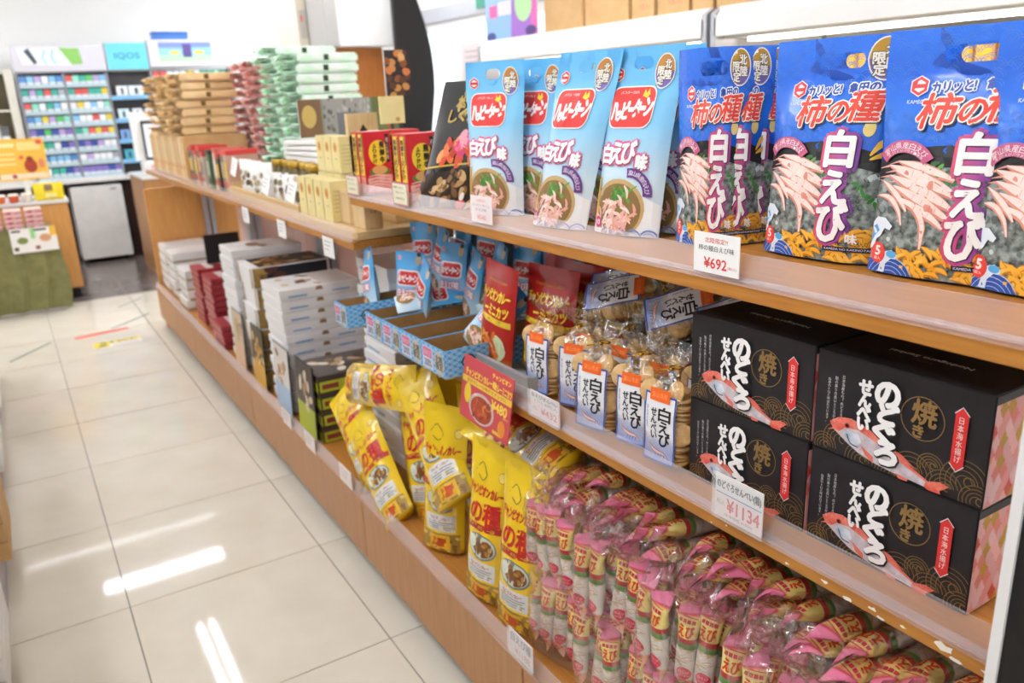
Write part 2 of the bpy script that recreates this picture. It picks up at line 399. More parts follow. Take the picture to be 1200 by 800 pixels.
def pouch(W, H, T, seed=0, wr=.0025, top=.82, bulge=.3, base=.7, fold=None, pinch=0, shear=0, squeeze=1, bow=0, zs=1):
    """skin of a filled pouch: fn(u,v,h,side), u in [-W/2,W/2], v in [0,H]"""
    def pv(q):
        if q < bulge: return base+(1-base)*sin(q/bulge*pi/2)
        if q > top: return .02
        return max(.02, cos((q-bulge)/(top-bulge)*pi/2)**.8)
    def fn(u, v, h=0, side=-1):
        s = min(1, abs(2*u/W)); q = v/H; e = max(0., 1-s**2.6)**.75
        p = pv(q); n = noise.noise(Vector((u*28+seed*7.3, v*17+seed*3.1, seed+side)))
        n2 = noise.noise(Vector((u*70+v*40+seed, v*50-u*30, seed*2.+side)))
        dd = T/2*p*e+(wr*n+wr*.45*n2)*(.35+.65*e)
        x = u*squeeze*(1-.07*p-pinch*max(0, q-.55))+shear*v; z = v*zs
        bend = bow*(2*u/W)**2
        if fold: bend += fold[0]*max(0, (u-fold[1]))**2*8+fold[2]*q*q
        return (x, side*dd-(h if side < 0 else -h)+bend, z)
    return fn
def sheet2d(W, H, nu, nv, hole=None, edge=None):
    """triangulated rectangle with an optional stadium-shaped hole"""
    vs = []; 
    for j in range(nv+1):
        for i in range(nu+1):
            x = -W/2+W*i/nu; y = H*j/nv
            if hole and abs(x-hole[0]) < hole[2]*1.15 and abs(y-hole[1]) < hole[3]*1.4: continue
            vs.append(Vector((x, y)))
    n0 = len(vs); ed = []
    if hole:
        cx, cy, a, b = hole; pts = []
        for k in range(16):
            t = 2*pi*k/16; ct, st = cos(t), sin(t)
            pts.append(Vector((cx+(a-b)*(1 if ct > 0 else -1)+b*ct, cy+b*st)))
        vs += pts; ed = [(n0+k, n0+(k+1) % 16) for k in range(16)]
    r = delaunay_2d_cdt(vs, ed, [], 0, 1e-6); V, F = r[0], r[2]
    out = []
    for f in F:
        c = sum((V[i] for i in f), Vector((0, 0)))/len(f)
        if hole:
            dx = max(0, abs(c.x-hole[0])-(hole[2]-hole[3])); 
            if hypot(dx, c.y-hole[1]) < hole[3]*.97: continue
        out.append(tuple(f))
    return V, out
def pouch_mesh(name, W, H, fn, m, nu=14, nv=20, hole=None, m_back=None):
    V, F = sheet2d(W, H, nu, nv, hole); me = bpy.data.meshes.new(name)
    n = len(V); vv = [fn(p.x, p.y, 0, -1) for p in V]+[fn(p.x, p.y, 0, 1) for p in V]
    ff = list(F)+[tuple(n+i for i in reversed(f)) for f in F]
    bot = sorted([i for i in range(n) if V[i].y < 1e-5], key=lambda i: V[i].x)
    for a, b in zip(bot, bot[1:]): ff.append((a, n+a, n+b, b))
    me.from_pydata(vv, [], ff); me.materials.append(M(m))
    if m_back:
        me.materials.append(M(m_back)); me.polygons.foreach_set('material_index', [0]*len(F)+[1]*(len(ff)-len(F)))
    me.polygons.foreach_set('use_smooth', [True]*len(ff)); me.update(); return me
def dressed(name, label, cat, W, H, fn, body_mat, design, nu=14, nv=20, hole=None, group=None, body='bag_body', eps=.0005, m_back=None):
    """pouch thing at the origin with its print"""
    t = thing(name, label, cat, group=group)
    put(body, pouch_mesh(body, W, H, fn, body_mat, nu, nv, hole, m_back), t)
    if design:
        design.attach(t, lambda u, v, h: fn(u, v, h, -1), ([-W/2+W*i/nu for i in range(1, nu)], [H*j/nv for j in range(1, nv)]), eps, (-W/2+.001, .001, W/2-.001, H-.001))
    return t
def shrimp(d, x, y, L, a, lev=4, grp='picture', curl=1, c1='#f7dfd5', c2='#e0917c'):
    P = [(0, 0), (.25, .06*curl), (.5, .04*curl), (.75, -.08*curl), (.95, -.3*curl)]
    P = [(x+L*(p*cos(a)-q*sin(a)), y+L*(p*sin(a)+q*cos(a))) for p, q in P]
    d.stroke(P, [.02*L, .14*L, .18*L, .13*L, .05*L], c2, lev, grp, 3)
    d.stroke([(p[0]+.006*L, p[1]+.012*L) for p in P], [.01*L, .085*L, .115*L, .08*L, .03*L], c1, lev+.4, grp, 3)
    for (p, q) in zip(P[1:4], P[2:5]): d.stroke([((p[0]+q[0])/2-.05*L*sin(a), (p[1]+q[1])/2+.05*L*cos(a)), ((p[0]+q[0])/2+.045*L*sin(a), (p[1]+q[1])/2-.045*L*cos(a))], .008*L, '#e9a898', lev+.6, grp)
    d.stroke([P[0], (P[0][0]-L*.18*cos(a+.5), P[0][1]-L*.18*sin(a+.5))], [.03*L, .005*L], '#e7a596', lev, grp)
def ice(key='ice'): return mat(key, '#3c4440', .3, var=(110, '#a4aeaa'))
def hexlogo(d, x, y, r, lev=4, grp='emblem', word=None):
    hx = lambda q: [(x+q*cos(pi/2+k*pi/3), y+q*sin(pi/2+k*pi/3)) for k in range(6)]
    d.poly(hx(r), '#fbe9e4', lev, grp); d.poly(hx(r*.88), '#d8262b', lev+.4, grp); d.poly(hx(r*.6), '#fbe9e4', lev+.8, grp)
    d.rect(x-r*.55, y-r*.18, x+r*.55, y+r*.18, '#d8262b', lev+1.2, grp)
    if word: d.text(word, x, y-r*1.45, r*2, r*.35, '#e8eefc', lev, grp)
def badge(d, x, y, rx, ry, c1, c2, lev=4):
    d.ell(x, y, rx*1.1, ry*1.08, '#f2ece0', lev, 'badge', 24)
    d.poly([(x+rx*cos(t), y+ry*sin(t)) for t in [k*pi/12 for k in range(13)]], c1, lev+.5, 'badge')
    d.poly([(x+rx*cos(t), y+ry*sin(t)) for t in [pi+k*pi/12 for k in range(13)]], c2, lev+.5, 'badge')
    for ch, dx, dy in (('北', .3, .42), ('陸', .38, -.22), ('限', -.42, .02), ('定', -.36, -.55)):
        d.text(ch, x+dx*rx, y+dy*ry, rx*.72, ry*.55, '#5a4420', lev+1, 'badge', bold=rx*.09)
        d.text(ch, x+dx*rx, y+dy*ry, rx*.72, ry*.55, '#f6f2e6', lev+1.4, 'badge', bold=rx*.03)
def ribbon(d, cx, cy, r0, r1, a0, a1, m, lev, grp='ribbon', n=8):
    o = [(cx+r1*cos(a0+(a1-a0)*k/n), cy+r1*sin(a0+(a1-a0)*k/n)) for k in range(n+1)]
    i = [(cx+r0*cos(a0+(a1-a0)*k/n), cy+r0*sin(a0+(a1-a0)*k/n)) for k in range(n+1)]
    v = o+i; d.add(v, [(k, k+1, n+2+k, n+1+k) for k in range(n)], m, lev, grp)
def arctext(d, s, cx, cy, r, a0, a1, w, h, m, lev, grp='lettering'):
    for k, c in enumerate(s):
        a = a0+(a1-a0)*(k+.5)/len(s); d.text(c, cx+r*cos(a), cy+r*sin(a), w, h, m, lev, grp, rot=a-pi/2)
def seigaiha(d, x0, y0, x1, y1, r, m, lev, grp='wave_pattern', w=.0008, arcs=2, p=1.0):
    rr = random.Random(5); j = 0; y = y0
    while y < y1:
        x = x0+(r if j % 2 else 0)
        while x < x1:
            if rr.random() < p:
                for k in range(arcs): d.ring(x, y, r*(1-.3*k), w, m, lev, grp, 7, .15, pi-.15)
            x += 2*r
        y += r*.55; j += 1
# ================================================================ upper shelf: dark blue rice-cracker bags
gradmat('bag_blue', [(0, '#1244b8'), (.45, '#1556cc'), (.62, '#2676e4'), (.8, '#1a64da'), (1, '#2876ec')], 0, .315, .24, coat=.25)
mat('bag_navy', '#1f4fb4', .3)
gradmat('ink_pp', [(0, '#dc4f6c'), (.5, '#ac4a94'), (1, '#5f3296')], .005, .062, .4, 0)
def db_design():
    d = D(); W, H = .20, .315; U = lambda f: f-.1
    seigaiha(d, -.098, .228, .098, .31, .011, '#3b82e2', 1, p=.5, w=.0006)
    seigaiha(d, -.098, .17, .0, .21, .008, '#3f7dd8', 1, p=.45)
    # bowl with ice
    d.poly([(-.1, .0)]+[(.1, .0), (.1, .15)]+[(U(.2-.2*k/10), .15+.022*sin(pi*k/10)) for k in range(1, 10)]+[(-.1, .15)], '#1a1a1c', 1, 'picture')
    d.poly([(-.1, .0), (.1, .0), (.1, .125)]+[(U(.2-.2*k/10), .125+.02*sin(pi*k/10)) for k in range(1, 10)]+[(-.1, .12)], ice(), 2, 'picture')
    rr = random.Random(2)
    for k in range(60):
        x, y = rr.uniform(-.095, .095), rr.uniform(.035, .135); r = rr.uniform(.003, .008)
        d.poly([(x+r*cos(a)*rr.uniform(.6, 1.1), y+r*sin(a)*rr.uniform(.5, 1)) for a in [i*pi/3 for i in range(6)]], rr.choice(['#a4b0ae', '#ccd6d4', '#6f7c7a', '#87938f', '#56625e']), 2.5+.01*k, 'picture')
    for k in range(16):
        x = -.03+.05*k/16+rr.uniform(-.008, .008); y = .152-.03*k/16+rr.uniform(-.006, .006)
        d.ell(x, y, .006, .0026, rr.choice(['#3f7a2e', '#5d9a3e', '#2f5f28']), 3.5, 'picture', 8, rr.uniform(0, 3))
    for k in range(6): d.ell(.06+.005*k, .115-.006*k, .006, .0025, '#3d8a3a', 3.5, 'picture', 8, k)
    for n_, (x, y, L, a, c) in enumerate(((-.066, .15, .085, -.22, .15), (-.08, .144, .1, -.26, .15), (-.07, .138, .095, -.3, .15), (-.078, .131, .1, -.32, .2), (-.064, .125, .092, -.36, .15), (-.07, .118, .092, -.38, .2), (-.056, .111, .085, -.4, .2), (-.062, .104, .08, -.42, .25), (-.088, .124, .06, -.62, .3), (-.094, .104, .055, -.3, 1.3), (-.06, .1, .068, -.55, 1.6))):
        shrimp(d, x, y, L, a, 4+.1*n_, curl=c)
    # seeds
    for k in range(90):
        x, y = rr.uniform(-.055, .095), rr.uniform(.003, .048); a = rr.uniform(-.9, .9)+(pi/2 if rr.random() < .3 else 0)
        if y > .038+.014*x/.1: continue
        L = .011; P = [(x+L*(p*cos(a)-q*sin(a)), y+L*(p*sin(a)+q*cos(a))) for p, q in ((-1, -.12), (-.3, .16), (.4, .16), (1, -.16))]
        d.stroke(P, [.002, .0078, .0078, .002], '#c98016', 5.5+k*.01, 'picture', 2); d.stroke([(p[0]-.0004, p[1]+.0006) for p in P], [.001, .0052, .0052, .001], rr.choice(['#f0b23a', '#eaa52c', '#f3bf52']), 5.8+k*.012, 'picture', 2)
    # waves
    d.poly([(-.1, .0), (-.03, .0), (-.036, .012), (-.048, .022), (-.065, .026), (-.08, .018), (-.1, .018)], '#2b57b4', 7, 'wave_picture')
    for k in range(4): d.ring(-.062, -.012, .018+.006*k, .0009, '#bcd6f4', 7.4, 'wave_picture', 12, .1, 2.9)
    d.poly([(-.1, .03), (-.1, .066), (-.09, .076), (-.075, .076), (-.062, .066), (-.066, .06), (-.075, .062), (-.08, .052), (-.088, .046), (-.09, .036)], '#e8f2fb', 7, 'wave_picture')
    d.poly([(-.1, .036), (-.1, .06), (-.09, .066), (-.084, .058), (-.092, .05)], '#58aee6', 7.4, 'wave_picture')
    d.poly([(-.08, .002), (-.072, .03), (-.06, .034), (-.05, .028), (-.052, .022), (-.06, .022), (-.068, .014), (-.07, .002)], '#dcebf9', 7.6, 'wave_picture'); d.ell(-.06, .028, .008, .005, '#5cb3ea', 7.8, 'wave_picture')
    d.ell(-.082, .028, .0125, .0145, '#e8473f', 8, 'count_badge'); d.text('5', -.082, .031, .008, .012, '#fdf3ee', 8.5, 'count_badge', bold=.0008); d.text('袋入', -.082, .0205, .011, .0045, '#fdf3ee', 8.5, 'count_badge')
    # top of the bag
    hexlogo(d, -.054, .245, .0135, 4, word='KAMEDA')
    badge(d, .068, .283, .021, .027, '#b58a1e', '#6f5fa8')
    for cnt, (s, x, y, w, h) in enumerate((('カリッと!', -.012, .243, .05, .014), ('亀田の', .046, .246, .04, .013))):
        d.text(s, x, y, w, h, '#eef3fb', 4, 'lettering', bold=.0022, rot=.06); d.text(s, x, y, w, h, '#1c3f9e', 4.6, 'lettering', bold=.0007, rot=.06)
    for c, x, y, s in (('柿', -.024, .214, .046), ('の', .018, .213, .03), ('種', .054, .221, .044)):
        d.text(c, x+.002, y-.002, s, s*.93, '#37120f', 4.7, 'lettering', bold=.0028, shear=.18); d.text(c, x, y, s, s*.93, '#f4f0ea', 5, 'lettering', bold=.003, shear=.18); d.text(c, x, y, s, s*.93, '#e23a22', 5.6, 'lettering', bold=.0011, shear=.18)
    for c, y, s in (('白', .162, .05), ('え', .108, .046), ('び', .058, .056)):
        d.text(c, .034, y, s*.78, s*.98, 'ink_pp', 9, 'lettering', bold=.0078); d.text(c, .034, y, s*.78, s*.98, '#3a1a44', 9.5, 'lettering', bold=.0032); d.text(c, .033, y+.0006, s*.78, s*.98, '#fbf7f4', 10, 'lettering', bold=.0022)
    d.text('味', .062, .036, .014, .014, '#fbf7f4', 10.6, 'lettering', bold=.0006)
    ribbon(d, -.058, .128, .034, .05, .6, 2.5, '#c2577e', 8.5); arctext(d, '富山県産白えび', -.058, .128, .043, 2.35, .75, .0085, .0085, '#fbf3f2', 9); arctext(d, '作ったえびパウダー使用', -.058, .128, .0365, 2.3, .8, .004, .0035, '#fbf3f2', 9)
    for x, y, a in ((.082, .166, .9), (.088, .152, .25)): d.stroke([(x-.016*cos(a), y-.016*sin(a)), (x, y+.003), (x+.016*cos(a), y+.016*sin(a))], [.002, .009, .002], '#e8b63a', 4, 'picture', 4)
    d.ell(.066, .19, .0075, .011, '#e6cf7e', 4, 'picture')
    d.rect(.022, .017, .095, .024, '#15213f', 9, 'lettering'); d.text('KAMEDA NO KAKINOTANE', .058, .0205, .066, .0032, '#eeeeff', 9.5); d.text('ピーナッツ入り', .062, .029, .04, .0065, '#221a10', 9.5)
    return d
DBW, DBH = .20, .315
hole_db = (.005, .283, .036, .0115)
dbf = pouch(DBW, DBH, .055, 1, .0032, fold=(.35, .02, .0), zs=.965)
dbf2 = pouch(DBW, DBH, .04, 5, .004, squeeze=.6, bow=.03, zs=.965)
dd = db_design()
G = 'dark blue shrimp cracker bags'
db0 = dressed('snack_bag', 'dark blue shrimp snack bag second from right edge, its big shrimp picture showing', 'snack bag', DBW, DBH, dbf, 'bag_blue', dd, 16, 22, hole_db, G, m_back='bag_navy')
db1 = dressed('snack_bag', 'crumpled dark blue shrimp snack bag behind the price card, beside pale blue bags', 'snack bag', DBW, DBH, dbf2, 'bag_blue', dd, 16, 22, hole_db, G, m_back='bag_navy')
def stand(o, bl, ang, W, z, lean=0, back=0, label=None, first=False, top=0):
    """stand a bag with its bottom-left corner at bl, its width running along ang degrees (world)"""
    a = radians(ang); x = bl[0]+cos(a)*W/2; y = bl[1]+sin(a)*W/2
    if not first: o = dup(o, label, (0, 0, 0))
    o.rotation_mode = 'XYZ'
    R = Matrix.Rotation(a, 4, 'Z') @ Matrix.Rotation(radians(back), 4, 'X') @ Matrix.Rotation(radians(lean), 4, 'Y')
    me = [c for c in o.children if c.name.startswith('bag_body')][0].data
    o.matrix_world = Matrix.Translation((x, y, z+.001-min((R @ v.co).z for v in me.vertices))) @ R
    return o
stand(db0, (.975, .672), -82, DBW, UZ, back=-3, first=True)
stand(db1, (.918, .998), -58, DBW*.6, UZ, back=-2, first=True)
stand(db0, (.985, .86), -86, DBW, UZ, back=-3, label='dark blue shrimp snack bag third from right edge, yellow seeds visible along the bottom')
stand(db0, (.985, .541), -88, DBW, UZ, back=-3, label='dark blue shrimp snack bag cut off by the right picture edge')
stand(db1, (.952, .988), -58, DBW*.6, UZ, back=-2, label='dark blue snack bag squeezed second behind the crumpled one')
stand(db1, (.99, .985), -60, DBW*.6, UZ, back=-2, label='dark blue snack bag hindmost behind the crumpled one')
stand(db0, (1.06, .70), -84, DBW, UZ, back=-3, label='dark blue snack bag hidden behind the second from the right edge')
stand(db0, (1.065, .875), -86, DBW, UZ, back=-3, label='dark blue snack bag hidden behind the third from the right edge')
# ================================================================ upper shelf: pale blue snack bags
gradmat('bag_sky', [(0, '#e4f1f8'), (.3, '#d3eaf7'), (.6, '#86c9ee'), (1, '#5fb6ea')], 0, .315, .26, coat=.25)
gradmat('bag_sky_back', [(0, '#8fc9ec'), (1, '#4fa5de')], 0, .315, .3)
def lb_design():
    d = D(); U = lambda x: x-.075
    hexlogo(d, U(.024), .272, .0125)
    badge(d, U(.117), .274, .018, .026, '#c17f35', '#6d5aa8')
    d.rect(U(.016), .183, U(.112), .252, '#f5f0ea', 4, 'logo_panel', .017); d.rect(U(.018), .185, U(.110), .250, '#dc2f2a', 4.5, 'logo_panel', .016)
    for i, (c, y) in enumerate(zip('ハッピーターン', (0, -.008, .001, .002, .004, .004, .006))):
        d.text(c, U(.029+.0122*i), .212+y, .0135 if c not in 'ッー' else .010, .028 if c not in 'ッー' else (.016 if c == 'ッ' else .005), '#fbf3ef', 5, 'lettering', bold=.0016)
    d.poly([(U(.083), .236), (U(.086), .247), (U(.09), .24), (U(.094), .248), (U(.098), .238), (U(.093), .232)], '#f4d02e', 5, 'logo_panel')
    d.text('パウダー250%', U(.055), .242, .04, .005, '#fbe9e4', 5)
    for c, x, y, s in (('白', .027, .14, .028), ('え', .053, .142, .03), ('び', .08, .144, .032), ('味', .109, .128, .021)):
        d.text(c, U(x), y, s*.95, s*1.15, '#de5f8f', 4, 'lettering', bold=.0055); d.text(c, U(x)+.0008, y-.0012, s*.95, s*1.15, '#6d3a52', 4.5, 'lettering', bold=.002); d.text(c, U(x), y, s*.95, s*1.15, '#fbf9f6', 5, 'lettering', bold=.0017)
    d.poly([(U(0), .0), (U(.15), .0), (U(.15), .055), (U(.11), .075), (U(.04), .07), (U(0), .05)], '#f0f5f7', 1, 'picture')
    d.ell(U(.066), .047, .058, .052, '#c8a874', 2, 'picture', 28); d.ell(U(.066), .045, .052, .046, '#8f7242', 2.5, 'picture', 28)
    rr = random.Random(4)
    for k in range(12): d.stroke([(U(rr.uniform(.05, .105)), .055+rr.uniform(0, .02)), (U(rr.uniform(.05, .11)), .08+rr.uniform(0, .01))], [.006, .002], rr.choice(['#4d8a38', '#6aa84a']), 3, 'picture')
    for k in range(64):
        x, y = rr.gauss(.060, .02), rr.gauss(.034, .016); a = rr.uniform(0, 3)
        d.stroke([(U(x)-.012*cos(a), y-.012*sin(a)), (U(x)+.003, y+.002), (U(x)+.012*cos(a), y+.012*sin(a))], [.002, .0065, .002], rr.choice(['#f6d8cc', '#f0bcae', '#f9e8e0', '#eaab9c']), 3.5+.02*k, 'picture', 3)
    d.stroke([(U(.012), .025), (U(.010), .06), (U(.014), .1)], [.009, .008, .006], '#e2b64e', 4, 'picture')
    for k in range(4): d.ring(U(.045+.03*k), -.004, .016, .003, '#7f93d2', 4.5, 'picture', 8, .3, 2.8); d.ring(U(.045+.03*k), -.004, .011, .002, '#b9c6ee', 4.5, 'picture', 8, .3, 2.8)
    d.ell(U(.018), .02, .0095, .0105, '#d84b86', 5, 'count_badge'); d.text('10', U(.018), .02, .010, .009, '#fdf3f5', 5.5, 'count_badge', bold=.0004)
    ribbon(d, U(.09), .072, .03, .046, -.05, 1.75, '#6b3b86', 6); arctext(d, '富山県産白えび', U(.09), .072, .038, 1.65, .05, .0085, .0085, '#f5eef7', 6.5)
    return d
LBW, LBH = .15, .315
lbf = pouch(LBW, LBH, .05, 11, .0022); ld = lb_design()
G = 'pale blue snack bags on the upper shelf'
lb0 = dressed('snack_bag', 'pale blue shrimp snack bag at left of its row, next to the black pouch', 'snack bag', LBW, LBH, lbf, 'bag_sky', ld, 12, 20, (-.004, .289, .019, .0105), G, m_back='bag_sky_back')
stand(lb0, (.862, 1.585), -66, LBW, UZ, back=-3, first=True)
stand(lb0, (.94, 1.535), -72, LBW, UZ, back=-3, label='pale blue snack bag tucked behind the leftmost pale blue bag')
lb3 = dressed('snack_bag', 'pale blue shrimp snack bag tilted to the right, middle of the three in front', 'snack bag', LBW, LBH, pouch(LBW, LBH, .05, 14, .0024, shear=.24), 'bag_sky', ld, 12, 20, (-.004, .289, .019, .0105), G, m_back='bag_sky_back')
stand(lb3, (.872, 1.345), -80, LBW, UZ, back=-3, first=True)
lb4 = dressed('snack_bag', 'pale blue shrimp snack bag rightmost in front, touching the dark blue bag', 'snack bag', LBW, LBH, pouch(LBW, LBH, .05, 17, .0024, shear=.11), 'bag_sky', ld, 12, 20, (-.004, .289, .019, .0105), G, m_back='bag_sky_back')
stand(lb4, (.905, 1.19), -77, LBW, UZ, back=-3, first=True)
stand(lb0, (.975, 1.36), -78, LBW, UZ, back=-3, label='pale blue snack bag behind the tilted middle one')
stand(lb0, (.97, 1.17), -77, LBW, UZ, back=-3, label='pale blue snack bag behind the rightmost pale blue bag')
stand(lb0, (1.0, 1.55), -80, LBW, UZ, back=-3, label='hindmost pale blue snack bag, only its handle top showing')
# ================================================================ price cards
SHELF_R = -pi/2          # a thing whose front looks into the aisle
def card(label, x, y, z, w, h, draw, m='card_white', tilt=0, rz=SHELF_R, th=.0012, lean=0, name='price_card', group='price cards', sleeve=False):
    t = thing(name, label, 'price card' if name == 'price_card' else 'sign', group=group)
    t.matrix_world = Matrix.Translation((x, y, z)) @ Matrix.Rotation(rz, 4, 'Z') @ Matrix.Rotation(radians(tilt), 4, 'X') @ Matrix.Rotation(radians(lean), 4, 'Y')
    MB().use(m).box(-w/2, w/2, -th/2, th/2, 0, h).build('card', t)
    d = D(); draw(d, w, h); d.attach(t, lambda u, v, hh: (u, -th/2-hh, v), clip=(-w/2, 0, w/2, h))
    if sleeve: MB().use('clear').box(-w/2-.003, w/2+.003, -th/2-.0045, -th/2-.0035, -.002, h+.002).build('sleeve', t)
    return t
def draw692(d, w, h):
    d.text('北陸限定!!', 0, h*.82, w*.5, h*.13, '#e0564f', 1); d.text('柿の種白えび味', 0, h*.62, w*.78, h*.14, '#3c3a3a', 1)
    d.text('¥692', -.01*w, h*.26, w*.5, h*.26, '#dd4a45', 1, bold=.0004); d.text('(税込)', w*.36, h*.2, w*.2, h*.09, '#e0807a', 1)
card('white price card reading 692 yen in front of the crumpled blue bag', XS-.008, .77, UZ+.006, .083, .055, draw692)
def draw_pink(d, w, h):
    d.text('北陸限定!!', 0, h*.84, w*.45, h*.1, '#e88a84', 1); d.text('ハッピーターン', 0, h*.66, w*.8, h*.12, '#8a8486', 1); d.text('白えび味', 0, h*.5, w*.5, h*.11, '#8a8486', 1); d.text('¥540', 0, h*.22, w*.42, h*.2, '#e88078', 1)
card('faint pink-white price card at the foot of the leftmost pale blue bag', XS-.008, 1.405, UZ+.006, .083, .053, draw_pink, mat('card_pink', '#f3e6e4', .5))
def draw_cream(d, w, h):
    d.rect(-w*.5, 0, w*.5, h, '#b8707a', .5, 'border'); d.rect(-w*.46, h*.06, w*.46, h*.94, '#e9e2c4', 1, 'border')
    d.text('飛騨牛ふりかけ', -w*.08, h*.78, w*.6, h*.11, '#4a5a3c', 1.5); d.text('ご飯がすすむ', 0, h*.56, w*.66, h*.09, '#7a7458', 1.5); d.text('¥648(税込)', 0, h*.3, w*.6, h*.14, '#6a6450', 1.5)
card('cream price card on the rail before the right red carton', XS-.008, 1.795, UZ+.006, .085, .054, draw_cream, mat('card_cream', '#e9e2c4', .5))
card('cream price card at the left end of the upper rail', XS-.008, 2.105, UZ+.006, .085, .053, draw_cream, 'card_cream')
def draw1134(d, w, h):
    d.rect(-w/2, 0, w/2, h*.56, '#f6e3e1', .5, 'panel'); d.rect(-w/2+.002, h*.56, w/2-.002, h*.585, '#3f74c4', 1, 'panel')
    d.text('のどぐろせんべい(箱)', 0, h*.77, w*.92, h*.22, '#1d1b1d', 1, bold=.0005)
    d.text('税込', -w*.38, h*.36, w*.17, h*.13, '#5f8a5c', 1); d.text('¥1134', w*.1, h*.34, w*.68, h*.3, '#d6353a', 1, bold=.0006); d.text('(本体価格 ¥1050)', 0, h*.1, w*.6, h*.09, '#6a5c5e', 1)
card('price card reading 1134 yen on the rail before the black boxes', XS-.008, .712, MZ+.004, .088, .068, draw1134, sleeve=True)
def draw432(d, w, h):
    d.rect(-w/2, 0, w/2, h*.52, '#f6dedd', .5, 'panel'); d.text('白えびせんべい', 0, h*.84, w*.9, h*.17, '#3a3638', 1, bold=.0004); d.text('(小) 6枚入', w*.05, h*.64, w*.8, h*.14, '#4a4648', 1)
    d.text('税込', -w*.34, h*.33, w*.16, h*.14, '#7a9a76', 1); d.text('¥432', w*.14, h*.31, w*.55, h*.26, '#de5a5c', 1, bold=.0004)
card('price card reading 432 yen before the shrimp cracker bags', XS-.008, 1.2, MZ+.002, .098, .052, draw432, 'card_pink', sleeve=True)
def draw1188(d, w, h):
    d.text('白えび種', 0, h*.72, w*.84, h*.36, '#2a282a', 1, bold=.0006); d.text('¥1188', w*.05, h*.25, w*.62, h*.28, '#e0807e', 1, bold=.0004)
card('price card reading 1188 yen at the foot of the pink snack bags', XD-.008, 1.23, DZ+.012, .092, .062, draw1188, 'card_pink', sleeve=True)
def draw_blank(d, w, h):
    for k in range(3): d.rect(-w*.35, h*(.75-.2*k), w*(.3-.1*k), h*(.79-.2*k), '#a59c98', 1, 'small_print')
for n, y, z in (('beside the pale photo card', 2.88, DZ-.01), ('below the green edged cookie box', 2.61, DZ-.01), ('beside the tilted yellow bags', 2.26, DZ+.0)):
    card('small pinkish price tag on the deck rail '+n, XD-.008, y, z, .105, .06, draw_blank, 'card_pink')
for n, y in (('left of the wooden tray', 3.33), ('under the middle of the wooden tray', 2.84), ('under the cream boxes', 2.36)):
    card('white price tag hanging from the shelf edge '+n, XS-.008, y, LZ-.07, .095, .062, draw_blank)
# red promotional sign hanging under the shelf edge
def draw_pop(d, w, h):
    d.rect(-w*.5, h*.58, w*.5, h*.68, '#e8c247', 1, 'banner'); d.text('金沢カレーの味がスナックに', 0, h*.63, w*.8, h*.06, '#7c3a1a', 1.5)
    d.text('チャンピオンカレー味', -w*.13, h*.76, w*.62, h*.12, '#f3d24a', 1, bold=.0008); d.text('チャンピオン', w*.28, h*.9, w*.36, h*.08, '#f3d24a', 1, bold=.0006); d.text('カレーミニカツ', w*.33, h*.75, w*.32, h*.11, '#f3d24a', 1.2, bold=.0006)
    d.text('¥480', w*.28, h*.46, w*.3, h*.15, '#f3d24a', 1, bold=.001); d.text('(税込)', w*.42, h*.36, w*.1, h*.05, '#f3d24a', 1)
    d.ell(-w*.06, h*.28, w*.26, h*.24, '#c9b4ae', 1, 'picture', 20); d.ell(-w*.06, h*.27, w*.22, h*.2, '#a8452c', 1.5, 'picture', 20)
    rr = random.Random(8)
    for k in range(26): d.ell(w*rr.uniform(-.22, .12), h*rr.uniform(.14, .42), w*.04, h*.03, rr.choice(['#c95a2e', '#8a3a22', '#d8803a', '#b34a30']), 2+.02*k, 'picture', 7, rr.uniform(0, 3))
    d.ell(-w*.36, h*.42, w*.07, h*.16, '#e5c23c', 2, 'picture'); d.ell(w*.36, h*.18, w*.07, h*.13, '#e08a2e', 2, 'picture'); d.rect(w*.2, h*.05, w*.36, h*.1, '#e8c247', 2, 'banner')
card('red sign with yellow lettering hanging from the middle shelf edge', .763, 1.4, .772, .205, .14, draw_pop, mat('pop_red', '#c94a50', .35), tilt=-9, th=.002, lean=1.5, name='price_sign', group='signs')
def draw_none(d, w, h): pass
